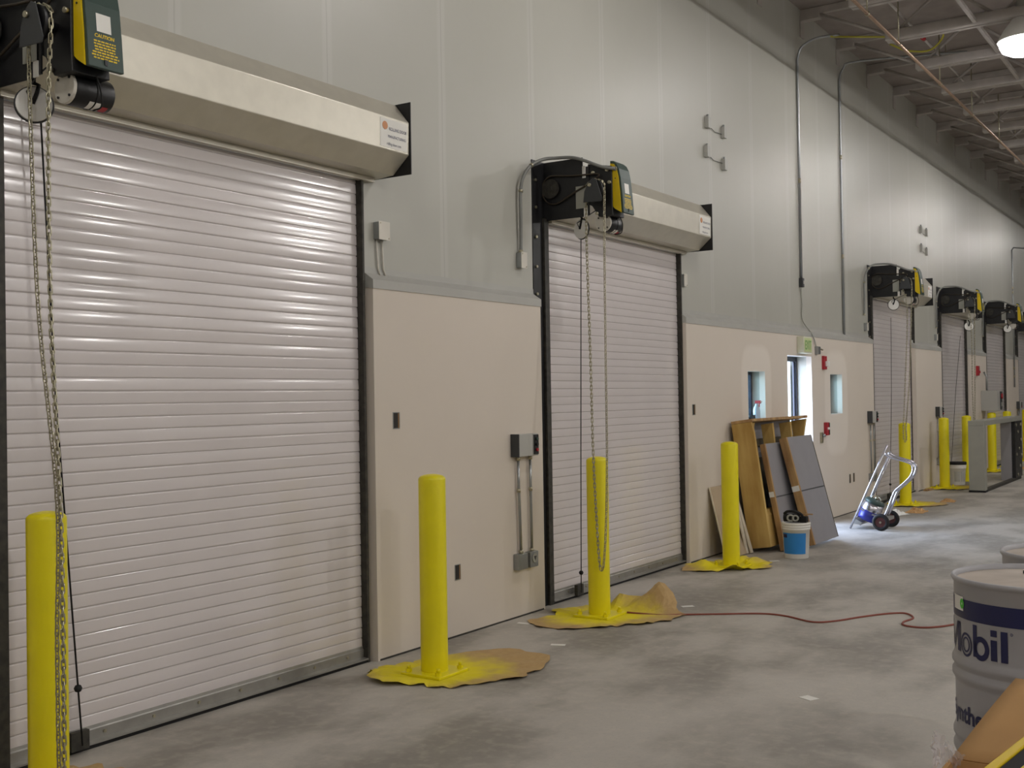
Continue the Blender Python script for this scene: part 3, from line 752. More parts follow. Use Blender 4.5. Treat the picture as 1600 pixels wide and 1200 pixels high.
for (y, lb) in ((17.0-.05, 'third'), (21.35, 'fourth')):
    jbox(y-.12, 2.66, .07, .11, .05, 'small junction box beside the head of the %s shutter' % lb)
# flexible conduits from box to operator
def flex(off, label, straight=False):
    p = [(.0, 7.40, 2.825), (.0, 7.405, 2.95), (.005, 7.40, 3.13), (.005, 7.40, 3.30), (.02, 7.42, 3.42), (.04, 7.50, 3.52), (.08, 7.62, 3.585), (.16, 7.70, 3.60), (.30, 7.715, 3.588), (.42, 7.72, 3.545), (.53, 7.755, 3.495), (.60, 7.785, 3.478), (.628, 7.807, 3.475)]
    p = [Vector(q) + Vector((0, off, 0)) for q in p]
    root = thing('flexible_conduit', p[0], label, 'conduit', 'flexible conduits feeding the operators')
    o = p[0]; MB().tube([q-o for q in smooth_path(p, 5)], .0135, 10).build('hose', M['flex'], root)
    for k in (0, 3, 5):
        a = p[k]-o; b = p[k+1]-o; t = (b-a).normalized()*.02
        MB().cyl(a, a+t, .0185, n=12).build('clamp', M['zinc'], root)
    return root
flex(0, 'grey flexible conduit arching over the operator of the second shutter')
for i, nm in ((2, 'third'), (3, 'fourth'), (4, 'fifth')):
    flex(YL[i]-YL[1]-.13, 'grey flexible conduit arching over the operator of the %s shutter' % nm)
# little conduit boxes high on the wall, in two clusters
CL = [(11.119, 4.582), (11.549, 4.553), (11.085, 4.266), (11.551, 4.202), (20.294, 4.509), (20.70, 4.50), (20.31, 4.186), (20.68, 4.155)]
CN = ['upper left', 'upper right', 'lower left', 'lower right']
for k, (y, z) in enumerate(CL):
    big = k < 4
    root = thing('wall_box', (UW, y, z), '%s grey box of four high on the wall %s' % (CN[k % 4], 'above the second shutter' if big else 'beyond the tall conduits'), 'wall box', 'small grey boxes high on the wall')
    MB().box(0, .045, -.035, .035, -.06, .06).build('box', M['graybox'], root, bevel=.003)
    MB().cyl((.02, 0, .06), (.02, 0, .085), .013, n=10).build('connector', M['emt'], root)
    if k % 2 == 0: MB().tube([(.012, .035, -.02), (.012, .2, -.06), (.012, .42 if k < 2 or k > 3 else .44, -.05)], .003, 6).build('wire', M['darkgray'], root)
# tall conduits
def tall(y, pts, zlow, label, couplings):
    root = thing('conduit', (pts[0][0], y, zlow), label, 'conduit')
    o = Vector((pts[0][0], y, zlow)); MB().tube([Vector(p)-o for p in pts], .0165, 10).build('pipe', M['emt'], root)
    for z in couplings: MB().cyl((0, 0, z-zlow-.03), (0, 0, z-zlow+.03), .0195, n=12).build('coupling', M['zinc'], root)
    return root
x = UW+.022
tall(14.0, [(x, 14.0, 3.14), (x, 14.0, 5.0), (x, 14.0, 5.85)] + smooth_path([(x, 14.0, 5.95), (x+.05, 14.01, 6.1), (x+.22, 14.06, 6.2), (x+.5, 14.15, 6.22)], 4), 3.14, 'tall thin conduit running up the wall above the exit sign', (4.4,))
tall(15.76, [(x, 15.76, 2.50), (x, 15.76, 4.0), (x, 15.76, 6.0)] + smooth_path([(x, 15.76, 6.1), (x+.05, 15.78, 6.25), (x+.25, 15.85, 6.34), (x+1.6, 16.3, 6.34)], 4), 2.50, 'tall thin conduit on the wall right of the one above the exit sign', (3.6, 5.0))
x = LW+.024
tall(28.75, [(x, 28.75, 1.75), (x, 28.75, 3.4), (x, 28.75, 5.0), (x+.03, 28.8, 5.06), (x+.3, 29.3, 5.07), (x+.4, 30.4, 5.07)], 1.75, 'far conduit with valves at the right edge of the wall', (4.0, 4.1, 2.2, 2.0))
root = thing('switch_box', (UW, 14.0, 3.10), 'small dark switch box on the conduit above the exit sign', 'switch box')
MB().box(0, .05, -.035, .035, -.06, .055).build('box', M['darkgray'], root, bevel=.004)
MB().box(.05, .056, -.012, .012, -.02, .02).build('toggle', M['graybox'], root)
thin('cable', smooth_path([(UW+.015, 14.0, 3.03), (UW+.015, 14.03, 2.8), (UW+.02, 14.02, 2.62), (LW+.012, 14.2, 2.44), (LW+.015, 14.33, 2.30), (LW+.02, 14.34, 2.22)], 5), .008, M['grayplate'], 'grey cable drooping from the switch box to the exit sign', 'cable')
thin('cable', smooth_path([(.40, 14.1, 6.2), (.7, 14.6, 6.27), (1.0, 14.9, 6.3), (1.25, 15.0, 6.37), (1.5, 15.3, 6.35), (1.3, 15.5, 6.22), (1.05, 15.3, 6.2), (.9, 15.0, 6.24)], 5), .013, M['cordyellow'], 'yellow cable looped under the roof above the doorway', 'cable')
# exit sign
root = thing('exit_sign', (LW-.001, 13.80, 2.29), 'green lettered exit sign above the doorway', 'exit sign')
MB().box(0, .09, -.155, .155, -.105, .105).build('housing', M['exitbody'], root, bevel=.006)
MB().box(.09, .093, -.135, .135, -.085, .085).build('face', mat('exit_face', '#c9d49c', rough=.4), root)
t = MB(); place_text(t, 'EXIT', .16, (.0945, 0, -.056), (0, 1, 0), (0, 0, 1), 'CENTER', .003, squeeze=.72); t.build('lettering', M['exitgreen'], root)
root = thing('junction_box', (LW-.001, 14.37, 2.26), 'small bare box with bracket just right of the exit sign', 'junction box')
MB().box(0, .05, -.05, .05, -.07, .03).build('box', M['emt'], root, bevel=.004); MB().tube([(.03, .05, -.0), (.04, .16, -.01)], .012, 8).build('nipple', M['zinc'], root)
# fire alarm devices
root = thing('alarm_strobe', (LW-.001, 14.66, 2.085), 'red alarm strobe on the wall right of the exit sign', 'alarm')
MB().box(0, .035, -.06, .06, -.09, .09).build('back_plate', M['redpaint'], root, bevel=.005)
s = MB(); s.box(.035, .075, -.02, .055, -.05, .02); s.build('strobe_lens', M['white'], root, bevel=.006)
root = thing('alarm_pull_station', (LW-.001, 14.69, 1.21), 'red alarm pull station below the strobe', 'alarm')
MB().box(0, .045, -.055, .055, -.085, .085).build('body', M['redpaint'], root, bevel=.005); MB().box(.045, .055, -.03, .03, -.01, .02).build('handle', M['white'], root); MB().box(.045, .05, .03, .052, -.08, .08).build('edge_strip', M['darkgray'], root)
root = thing('wall_bracket', (LW-.001, 14.50, 1.10), 'small metal latch fitting just left under the pull station', 'bracket')
MB().box(0, .03, -.03, .03, -.07, .07).build('plate', M['zinc'], root, bevel=.004); MB().cyl((.03, .0, .03), (.055, .02, .03), .02, n=12).build('knob', M['emt'], root)
root = thing('alarm_pull_station', (LW-.001, 24.52, 2.09), 'red alarm device on the wall between the fourth and fifth shutters', 'alarm')
MB().box(0, .05, -.07, .07, -.1, .1).build('body', M['redpaint'], root, bevel=.005); MB().box(.05, .07, -.02, .05, -.05, .0).build('strobe_lens', M['redlab'], root)
# wall panel with red switch
root = thing('electrical_cabinet', (LW, 25.2, 1.47), 'grey electrical cabinet with a red switch, left of the fifth shutter', 'electrical cabinet')
MB().box(0, .32, -.30, .17, -.21, .21).build('cabinet', M['graybox'], root, bevel=.006)
f = MB(); f.box(.32, .332, -.02, .16, -.19, .19); dr = f.build('switch_panel', M['darkgray'], root)
MB().cyl((.332, .07, .09), (.36, .07, .09), .055, n=20).build('switch_knob', M['redpaint'], dr); MB().box(.332, .345, .02, .13, -.12, -.04).build('display', M['grayplate'], dr)
MB().tube([(.1, -.2, .21), (.1, -.2, .5), (.05, -.2, .6)], .02, 10).build('conduit', M['emt'], root)
# things on the window sill
root = thing('spray_bottle', (-.03, 12.43, 1.395), 'white spray bottle with red trigger on the sill of the left window', 'bottle')
s = MB(); s.lathe([(0, 0), (.036, 0), (.04, .01), (.04, .10), (.03, .14), (.016, .16), (.014, .18), (0, .18)], 20); s.build('bottle', M['sprayblue'], root)
s = MB(); s.box(-.016, .05, -.014, .014, .18, .215); s.box(.028, .036, -.008, .008, .14, .18); s.build('trigger_head', M['redlab'], root, bevel=.003)
s = MB(); s.cyl((.05, 0, .2), (.062, 0, .2), .01, n=10); s.build('nozzle', M['white'], root)
root = thing('tape_roll', (-.045, 12.30, 1.395), 'dark roll beside the spray bottle on the window sill', 'tape')
s = MB(); s.lathe([(.022, 0), (.045, 0), (.045, .05), (.022, .05), (.022, 0)], 20); s.build('roll', M['darkgray'], root)

# ------------------------------------------------------------------ leaning lumber by the doorway
def leaning(yb, x_floor, x_top, z_top):
    """matrix: local X out of the face, Y along the wall, Z up the slope; origin on the floor at the back edge"""
    up = Vector((x_top-x_floor, 0, z_top)).normalized(); out = Vector((up.z, 0, -up.x)); L_ = math.hypot(x_top-x_floor, z_top)
    return Matrix(((out.x, 0, up.x, x_floor), (out.y, 1, up.y, yb), (out.z, 0, up.z, 0), (0, 0, 0, 1))), L_
def lean_thing(name, mt, label, cat, group=None):
    o = thing(name, (0, 0, 0), label, cat, group); o.matrix_world = mt; return o
mt, L_ = leaning(11.40, .26, .075, 1.345)
lift = .24*math.sin(math.atan2(.185, 1.345))
mt.translation.z += lift
sk = lean_thing('wooden_skid', mt, 'large wooden skid with wide yellow side board, leaning on the wall under the window', 'skid')
MB().prism_y([(.0, 0), (.235, 0), (.24, .06), (.24, L_-.14), (.225, L_-.02), (.0, L_-.02)], 0, .045).build('side_board', M['wood'], sk, bevel=.004)
MB().prism_y([(.12, .02), (.235, .0), (.235, .34), (.215, .40), (.12, .40)], .05, .33).build('foot_block', M['wood'], sk, bevel=.004)
for y_ in (.60, 1.17):
    MB().prism_y([(.10, .1), (.17, .1), (.235, L_-.05), (.10, L_-.05)], y_, y_+.045).build('rib', M['wood'], sk, bevel=.003)
MB().prism_y([(.06, L_-.62), (.24, L_-.03), (.06, L_-.03)], 1.70, 1.745).build('corner_gusset', M['wood'], sk)
MB().prism_y([(.06, L_-.55), (.23, L_-.03), (.06, L_-.03)], .06, .10).build('corner_gusset', M['wood'], sk)
MB().box(.0, .24, 0, 1.79, L_-.018, L_+.012).build('top_board', M['wood2'], sk, bevel=.003)
MB().box(.0, .022, .05, 1.78, .0, L_-.019).build('back_sheet', M['panelgray'], sk)
MB().box(.022, .06, .05, 1.75, L_-.28, L_-.20).build('cross_rail', M['woodgray'], sk)
MB().box(.022, .045, .1, .7, .0, .95).build('dirty_sheet', M['woodgray'], sk)
def panel(yb, wid, xf, xt, zt, th, label, side):
    mt, L_ = leaning(yb, xf, xt, zt); mt.translation.z += th*math.sin(math.atan2(abs(xt-xf), zt)) + .001
    p = lean_thing('framed_panel', mt, label, 'panel', 'grey wood-edged panels leaning on the skid')
    MB().box(.012, th, .035, wid-.012, .0, L_).build('face', M['panelgray'], p, bevel=.002)
    MB().box(0, th+.012, 0, .036, 0, L_).build('edge_board', M['wood2'], p, bevel=.003)
    MB().box(0, th+.004, wid-.013, wid, 0, L_).build('edge_board', M['woodgray'], p, bevel=.002)
    MB().box(th-.001, th+.0015, .036, wid-.013, L_*.49, L_*.50).build('seam', M['darkgray'], p)
    MB().box(-.001, th+.008, -.001, .0005, L_*.50, L_*.55).build('label', M['paper'], p)
    return p
panel(11.55, .62, .545, .335, 1.13, .045, 'grey wood-edged panel leaning in the middle, against the skid', 0)
panel(11.96, .86, .70, .40, 1.165, .075, 'frontmost grey wood-edged panel, leaning behind the white bucket', 0)
# gypsum board offcuts
mt, L_ = leaning(10.83, .22, .05, .72); mt.translation.z += .004
g = lean_thing('gypsum_board', mt, 'tan gypsum offcut with white edge leaning behind the bollard by the lumber', 'board', 'gypsum offcuts leaning on the wall')
MB().box(.0, .0125, .0, .6, 0, L_).build('core', M['gypcore'], g); MB().box(.0126, .0135, .012, .6, .0, L_).build('paper_face', M['gypsum'], g)
for k, (yb, w_, xf, zt, lb) in enumerate(((11.0, .35, .29, .52, 'narrow gypsum strip half hidden by the bollard'), (11.28, .06, .315, .78, 'pale narrow strip right of the bollard, nearest the skid'), (11.22, .05, .29, .80, 'second pale narrow strip right of the bollard'))):
    mt, L_ = leaning(yb, xf, .075 + .02*k, zt); mt.translation.z += .006
    g = lean_thing('gypsum_strip', mt, lb, 'board', 'gypsum offcuts leaning on the wall')
    MB().box(0, .013, 0, w_, 0, L_).build('core', M['gypcore'], g); MB().box(.0131, .014, .008, w_-.004, 0, L_).build('paper_face', M['gypsum'] if k == 0 else M['gypcore'], g)
# bucket with drill case on top
def bucket(x, y, s, label, lid, cat='bucket'):
    root = thing('bucket', (x, y, 0), label, cat)
    b = MB(); b.lathe([(0, .0), (.118*s, 0), (.122*s, .006), (.137*s, .29), (.143*s, .292), (.143*s, .31), (.138*s, .312), (.145*s, .315), (.145*s, .335), (.139*s, .338), (.146*s, .34), (.147*s, .362), (.140*s, .366), (.137*s, .366), (.13*s, .33), (.115*s, .02), (0, .02)], 40)
    b.build('pail', M['white'], root)
    return root
bk = bucket(.83, 11.24, 1.0, 'white bucket with blue label and tools on top, before the leaning panels', None)
lb = MB(); A = [-2.45 + 2.0*k/20 for k in range(21)]
f0 = lb.verts([(.1265*math.cos(a), .1265*math.sin(a), .05) for a in A]); f1 = lb.verts([(.1372*math.cos(a), .1372*math.sin(a), .262) for a in A])
for k in range(20): lb.face([f0[k], f0[k+1], f1[k+1], f1[k]], True)
lbl = lb.build('label', M['blue'], bk)
lb = MB(); A = [-2.40 + .45*k/6 for k in range(7)]
f0 = lb.verts([(.1365*math.cos(a), .1365*math.sin(a), .215) for a in A]); f1 = lb.verts([(.1380*math.cos(a), .1380*math.sin(a), .25) for a in A])
for k in range(6): lb.face([f0[k], f0[k+1], f1[k+1], f1[k]], True)
lb.build('label_mark', M['navy'], lbl)
hd = MB(); hd.tube(smooth_path([(.135, .02, .30), (.165, -.02, .22), (.15, -.09, .16), (.05, -.16, .17), (-.09, -.13, .24), (-.138, -.02, .30)], 5), .003, 6); hd.bm.free()
MB().cyl((0, 0, .30), (0, 0, .352), .128, n=32).build('lid', M['darkgray'], bk)
root = thing('power_tool', (.83, 11.24, .366), 'black power tool with grey coiled cord lying on the white bucket', 'tool')
s = MB(); s.cyl((-.11, -.05, .045), (.05, -.02, .045), .042, n=18); s.build('motor_body', M['rubber'], root, bevel=.006)
s = MB(); s.tube(smooth_path([(-.10, -.06, .085), (-.06, -.07, .11), (.02, -.06, .11), (.07, -.03, .08), (.08, -.01, .04)], 4), .014, 8); s.build('handle', M['rubber'], root)
s = MB(); s.torus((-.03, -.075, .045), (.3, -1, 0), .03, .010); s.torus((.02, -.07, .045), (.3, -1, 0), .026, .009); s.build('coiled_cord', M['grayplate'], root)
s = MB(); s.box(.05, .12, -.03, .04, .0, .06); s.build('battery', M['rubber'], root, bevel=.006)
s = MB(); s.box(.06, .17, .0, .03, .075, .085, Matrix.Rotation(.15, 4, 'Z')); s.build('blade', M['wood2'], root)
# black cable scrap and floor cord
thin('extension_cord', smooth_path([(.70, 7.75, .012), (.95, 7.80, .006), (1.10, 7.90, .006), (1.33, 8.05, .006), (1.608, 8.222, .006), (1.80, 8.22, .006), (2.047, 8.102, .006), (2.18, 8.22, .006), (2.294, 8.45, .006), (2.43, 8.67, .006), (2.545, 8.75, .006), (2.64, 8.60, .006), (2.617, 8.417, .006), (2.65, 8.30, .006), (2.772, 8.275, .006), (2.88, 8.37, .006), (2.98, 8.55, .006), (3.3, 9.1, .006), (3.9, 9.6, .006)], 8), .0075, M['cordred'], 'red extension cord snaking across the concrete floor', 'cord')
thin('cable', smooth_path([(.10, 16.05, .014), (.16, 16.4, .03), (.14, 16.75, .02), (.19, 17.0, .06), (.13, 17.3, .05), (.20, 17.8, .06), (.12, 18.6, .02)], 5), .014, M['cordblack'], 'black cable scrap lying at the foot of the third shutter', 'cable')
o = tag(MB().box(-.15, .15, -.03, .03, 0, .03).build('wood_strip', M['wood2']), 'short dark wood block on the floor at the wall between the third and fourth shutters', 'wood'); o.location = (.14, 19.82, .0); o.rotation_euler.z = 1.45

# ------------------------------------------------------------------ hand truck with canister
root = thing('hand_truck', (.93, 13.87, 0), 'silver hand truck standing on the floor past the doorway', 'hand truck')
R_ = lambda x, y, z: Vector((x - .93, y - 13.87, z))
ux, uz = (1.055-.585), 1.04
for nm, y, fe in (('rail', 13.90, 1.0), ('rail', 14.30, .885)):
    m_ = MB(); m_.tube([R_(.585, y, .0 + .008), R_(.585+ux*fe, y, uz*fe)], .0135, 10); m_.build(nm, M['chrome'], root)
m_ = MB(); m_.tube([R_(.585+ux*.14, 14.22, .146), R_(.585+ux*.91, 14.22, uz*.91)], .0135, 10); m_.build('centre_strut', M['chrome'], root)
for f_ in (.14, .88):
    MB().cyl(R_(.585+ux*f_, 13.90, uz*f_), R_(.585+ux*f_, 14.30, uz*f_), .013, n=10).build('crossbar', M['chrome'], root)
for y in (13.97, 14.12):
    h = MB(); h.tube(smooth_path([R_(1.005, y, .93), R_(1.10, y, .885), R_(1.27, y, .835), R_(1.325, y, .80), R_(1.335, y, .74), R_(1.30, y, .655), R_(1.22, y, .57), R_(1.13, y, .49), R_(1.095, y, .43), R_(1.03, y, .26), R_(.985, y, .16)], 4), .0165, 10); h.build('handle', M['chrome'], root)
MB().cyl(R_(.975, 13.84, .115), R_(.975, 14.30, .115), .012, n=10).build('axle', M['zinc'], root)
MB().box(R_(.985, 0, 0).x-.05, R_(1.0, 0, 0).x+.05, .05, .30, .12, .16).build('axle_bracket', M['alu'], root, bevel=.004)
MB().prism_y([(R_(.70, 0, 0).x, .235), (R_(.985, 0, 0).x, .105), (R_(.985, 0, 0).x, .125), (R_(.70, 0, 0).x, .255)], .09, .12).build('axle_brace', M['alu'], root)
MB().prism_y([(R_(.70, 0, 0).x, .235), (R_(.985, 0, 0).x, .105), (R_(.985, 0, 0).x, .125), (R_(.70, 0, 0).x, .255)], .34, .37).build('axle_brace', M['alu'], root)
for y in (13.84, 14.30):
    w_ = MB(); w_.torus(R_(.975, y, .105), (0, 1, 0), .077, .028, 32, 10); wh = w_.build('wheel', M['tire'], root)
    MB().cyl(R_(.975, y-.022, .105), R_(.975, y+.022, .105), .06, n=26).build('hub', M['hubred'], wh); MB().cyl(R_(.975, y-.03, .105), R_(.975, y-.022, .105), .014, n=12).build('hub_cap', M['zinc'], wh)
tp = MB(); tp.prism_y([(R_(.60, 0, 0).x, .06), (R_(.63, 0, 0).x, .12), (R_(.72, 0, 0).x, .08), (R_(.70, 0, 0).x, .05)], .08, .40); tp.build('toe_plate', M['alu'], root)
ang = math.atan2(ux, uz)
cm = Matrix.Translation((.745, 14.07, .105)) @ Matrix.Rotation(ang, 4, 'Y')
cn = thing('gas_canister', (0, 0, 0), 'blue and silver canister resting on the hand truck', 'canister'); cn.matrix_world = cm
MB().lathe([(0, 0), (.11, 0), (.122, .01), (.122, .13), (0, .135)], 32).build('lower_shell', M['tankblue'], cn)
MB().lathe([(.122, .13), (.1225, .135), (.122, .228), (0, .229)], 32).build('silver_band', M['chrome'], cn)
MB().lathe([(0, .229), (.122, .229), (.122, .25), (.105, .268), (.05, .277), (0, .28)], 32).build('top_shell', M['green'], cn)
s = MB(); s.cyl((0, 0, .278), (0, 0, .31), .02, n=12); s.tube(smooth_path([(-.06, 0, .268), (-.05, 0, .305), (.0, .02, .315), (.05, 0, .305), (.06, 0, .268)], 4), .006, 8); s.build('valve', M['zinc'], cn)

# ------------------------------------------------------------------ far steel frame and pail
root = thing('steel_frame', (.94, 19.8, 0), 'grey steel frame with black bolted end plate standing on the floor at the right', 'steel frame')
MB().box(-.13, .12, -.06, .12, .03, 1.10).build('column', M['grayplate'], root, bevel=.006)
MB().box(-.135, .125, -.065, .125, 0, .03).build('foot', M['rubber'], root)
MB().box(-.13, .12, -.06, 3.6, 1.10, 1.185).build('top_beam', M['grayplate'], root, bevel=.006)
MB().box(.04, .12, .12, 3.4, 0, .045).build('bottom_rail', M['guide'], root)
ep = MB().box(.05, .115, 2.85, 3.55, .045, 1.10).build('end_plate', M['black'], root)
for (y, z) in ((2.95, 1.03), (3.4, 1.03), (3.12, .9), (3.42, .74), (3.22, .58), (2.95, .48), (3.3, .25), (3.05, .1), (3.45, .45)):
    MB().cyl((.115, y, z), (.13, y, z), .03, n=10).build('bolt', M['zinc'], ep)
MB().box(-.13, .05, 2.78, 2.86, .0, 1.10).build('inner_post', M['panelgray'], root)
b2 = bucket(.30, 21.3, 1.05, 'white pail with dark lid between two far bollards', None)
s = MB(); s.lathe([(0, .36), (.158, .36), (.16, .37), (.16, .40), (.15, .408), (0, .408)], 36); s.build('lid', M['rubber'], b2)
for a0, a1 in ((-1.75, -1.05), (-.9, -.2)):
    lb = MB(); A = [a0 + (a1-a0)*k/8 for k in range(9)]
    f0 = lb.verts([(.1335*math.cos(a), .1335*math.sin(a), .06) for a in A]); f1 = lb.verts([(.1425*math.cos(a), .1425*math.sin(a), .24) for a in A])
    for k in range(8): lb.face([f0[k], f0[k+1], f1[k+1], f1[k]], True)
    lb.build('label', M['graybox'], b2)

# ------------------------------------------------------------------ drums on a pallet
DC = (4.135, 4.36); PZ = .145
pl = thing('pallet', (4.55, 4.75, 0), 'wooden pallet carrying the grey drums', 'pallet')
for k in range(7): MB().box(-.72, .72, -.72 + k*.215, -.72 + k*.215 + .14, PZ-.02, PZ).build('deck_board', M['wood2'], pl, bevel=.003)
for k in range(3): MB().box(-.72 + k*.70, -.72 + k*.70 + .04, -.72, .71, 0.0, PZ-.02).build('stringer', M['wood2'], pl)
def drum(x, y, rz, label):
    root = thing('oil_drum', (x, y, PZ), label, 'drum', 'grey steel drums on the pallet', rz)
    H = .88; R = .286
    prof = [(R-.01, 0), (R+.006, 0), (R+.008, .012), (R, .024), (R, .24), (R+.004, .25), (R+.010, .265), (R+.010, .275), (R+.003, .29), (R+.003, .30), (R+.010, .315), (R+.010, .325), (R+.002, .345),
            (R, .36), (R, .50), (R+.002, .512), (R+.010, .525), (R+.010, .54), (R+.001, .553), (R+.001, .56), (R+.010, .573), (R+.010, .585), (R+.002, .60), (R, .612), (R, .855), (R+.005, .862), (R+.0095, .87), (R+.008, .879), (R+.001, .881), (R-.006, .876), (R-.008, .862)]
    b = MB(); b.lathe(prof, 72); b.build('shell', M['drum'], root)
    l = MB(); l.lathe([(R-.004, .862), (R-.02, .861), (R-.03, .864), (0, .866)], 60); lid = l.build('lid', M['drumlid'], root)
    for (a, d, r_) in ((2.0, .14, .017), (-1.2, .18, .024)):
        k = MB(); k.cyl((d*math.cos(a), d*math.sin(a), .866), (d*math.cos(a), d*math.sin(a), .876), r_, n=14); k.build('bung', M['rubber'], lid)
    return root, R, H
def on_drum(bm, R, lift, a0, z0):
    """bend flat xy shapes (x = arc length, y = height) round the drum; a0 = angle of x=0"""
    xs = [v.co.x for v in bm.verts]; x = min(xs) + .006
    while x < max(xs):
        bmesh.ops.bisect_plane(bm, geom=bm.verts[:] + bm.edges[:] + bm.faces[:], plane_co=(x, 0, 0), plane_no=(1, 0, 0)); x += .006
    for v in bm.verts:
        a = a0 + v.co.x / R; v.co = Vector(((R+lift)*math.cos(a), (R+lift)*math.sin(a), z0 + v.co.y))
    return bm
def rect(bm, x0, x1, y0, y1):
    v = [bm.verts.new((x, y, 0)) for x, y in ((x0, y0), (x1, y0), (x1, y1), (x0, y1))]; bm.faces.new(v)
def annulus(bm, cx, cy, rx, ry, ix, iy, n=40):
    A = [bm.verts.new((cx+rx*math.cos(2*PI*k/n), cy+ry*math.sin(2*PI*k/n), 0)) for k in range(n)]; B = [bm.verts.new((cx+ix*math.cos(2*PI*k/n), cy+iy*math.sin(2*PI*k/n), 0)) for k in range(n)]
    for k in range(n): bm.faces.new([A[k], A[(k+1) % n], B[(k+1) % n], B[k]])
def poly(bm, pts): bm.faces.new([bm.verts.new((x, y, 0)) for x, y in pts])
d1, R, H = drum(*DC, 0, 'grey oil drum with navy band and big blue lettering, right foreground')
# view direction to the camera is angle -81 deg; letter angles (deg from that) follow the photo
def ang_(deg): return math.radians(-81.6 + deg)
band = bmesh.new(); rect(band, 0, 2*PI*R-.0005, 0, .068); on_drum(band, R, .0012, ang_(-150), H-.141)
o = MB(); o.bm.free(); o.bm = band; o.build('band', M['navy'], d1)
lt = bmesh.new(); k = R*PI/180
zb = 0.0; cap = .105
X = lambda deg: (deg + 90) * k
# M
poly(lt, [(X(-92), 0), (X(-86.5), 0), (X(-86.5), cap), (X(-92), cap)]); poly(lt, [(X(-69.5), 0), (X(-64.0), 0), (X(-64.0), cap), (X(-69.5), cap)])
poly(lt, [(X(-92), cap), (X(-86.5), cap), (X(-78), .03), (X(-78), 0)]); poly(lt, [(X(-64), cap), (X(-69.5), cap), (X(-78), .03), (X(-78), 0)])
# o, two rings
annulus(lt, X(-56.3), .033, .034, .042, .027, .034); annulus(lt, X(-56.3), .033, .021, .027, .0155, .021)
# b
rect(lt, X(-48.3), X(-44.6), 0, cap+.006); annulus(lt, X(-41.2), .033, .035, .042, .0175, .023)
# i, l
rect(lt, X(-33.0), X(-28.3), 0, cap-.034); rect(lt, X(-33.0), X(-28.3), cap-.022, cap); rect(lt, X(-25.6), X(-20.8), 0, cap)
annulus(lt, X(-18.2), cap-.006, .005, .005, .0035, .0035, 16); rect(lt, X(-18.2)-.001, X(-18.2)+.001, cap-.008, cap-.004)
on_drum(lt, R, .0016, ang_(-90), H-.262)
o = MB(); o.bm.free(); o.bm = lt; o.build('lettering', M['navy'], d1)
tx = text_mesh('Synthetic', .083, 'LEFT', .0026)
for v in tx.verts: v.co.x *= 1.0
on_drum(tx, R, .0016, ang_(-85), H-.505)
o = MB(); o.bm.free(); o.bm = tx; o.build('lettering', M['navy'], d1)
sk_ = bmesh.new(); rect(sk_, X(-75), X(-59), 0, .05); on_drum(sk_, R, .0022, ang_(-90), H-.115); o = MB(); o.bm.free(); o.bm = sk_; o.build('sticker', M['paper'], d1)
sk_ = bmesh.new(); annulus(sk_, X(-60.5), .025, .014, .018, .003, .004, 20); on_drum(sk_, R, .0028, ang_(-90), H-.115); o = MB(); o.bm.free(); o.bm = sk_; o.build('sticker_dot', M['limegreen'], d1)
s = MB(); v = s.verts([(.05, .10, .8665), (.16, -.02, .8665), (.24, .06, .8665), (.12, .16, .8665)]); s.face(v); s.build('lid_paper', M['paper'], d1, solid=.0008)
drum(4.175, 5.08, 1.9, 'second grey drum standing behind the lettered drum at the right edge')
# open carton with a raised flap, yellow level in it, plastic film
cx0, cx1, cy0, cy1, cz = 4.02, 4.62, 2.85, 3.47, .605
ct = thing('carton', (cx0, cy0, 0), 'open brown carton with its flap raised toward the lettered drum, bottom right corner', 'carton')
W_, D_ = cx1-cx0, cy1-cy0
MB().box(0, W_, 0, D_, 0, .006).build('bottom', M['kraftplain'], ct)
MB().box(0, .006, 0, D_, .006, cz).build('side', M['kraftplain'], ct); MB().box(W_-.006, W_, 0, D_, .006, cz).build('side', M['kraftplain'], ct)
MB().box(.006, W_-.006, 0, .006, .006, cz).build('side', M['kraftplain'], ct); MB().box(.006, W_-.006, D_-.006, D_, .006, cz).build('side', M['kraftplain'], ct)
def flap(name, a, b, c, d):
    a, b, c, d = map(Vector, (a, b, c, d)); nrm = (b-a).cross(d-a).normalized(); G = []; m_ = MB()
    for i in range(13):
        row = []
        for j in range(9):
            u, v = i/12, j/8; p = a.lerp(b, u).lerp(d.lerp(c, u), v); row.append(p + nrm*(.012*math.sin(v*PI)*math.sin(1.5*u*PI+.4)))
        G.append(m_.verts(row))
    for i in range(12):
        for j in range(8): m_.face([G[i][j], G[i+1][j], G[i+1][j+1], G[i][j+1]], True)
    return m_.build(name, M['kraftplain'], ct, solid=.005)
flap('flap', (0, D_, cz), (W_, D_, cz), (W_+.02, D_+.37, cz+.145), (.115, D_+.375, cz+.165))
flap('flap', (0, 0, cz), (0, D_, cz), (-.20, D_-.10, cz-.28), (-.20, .1, cz-.28))
lv = thing('level', (4.095, 2.85, .632), 'yellow level laid across the open carton, bottom right corner', 'tool')
q0 = Vector((4.06, 2.728, .6125)); q1 = Vector((4.395, 3.90, .80)); t = (q1-q0).normalized(); sd = t.cross(Vector((0, 0, 1))).normalized(); up_ = sd.cross(t)
m3 = Matrix((sd, up_, t)).transposed().to_4x4(); m3.translation = q0 - Vector((4.095, 2.85, .632))
MB().box(-.012, .016, -.012, .014, 0, (q1-q0).length, m3).build('bar', M['opyellow'], lv, bevel=.003)
MB().box(.017, .062, -.010, .010, .05, (q1-q0).length-.05, m3).build('web', M['cordblack'], lv, bevel=.003)
MB().box(.063, .078, -.012, .014, 0, (q1-q0).length, m3).build('bar', M['opyellow'], lv, bevel=.003)
rn = random.Random(5); pf = MB(); G = []; n = 34
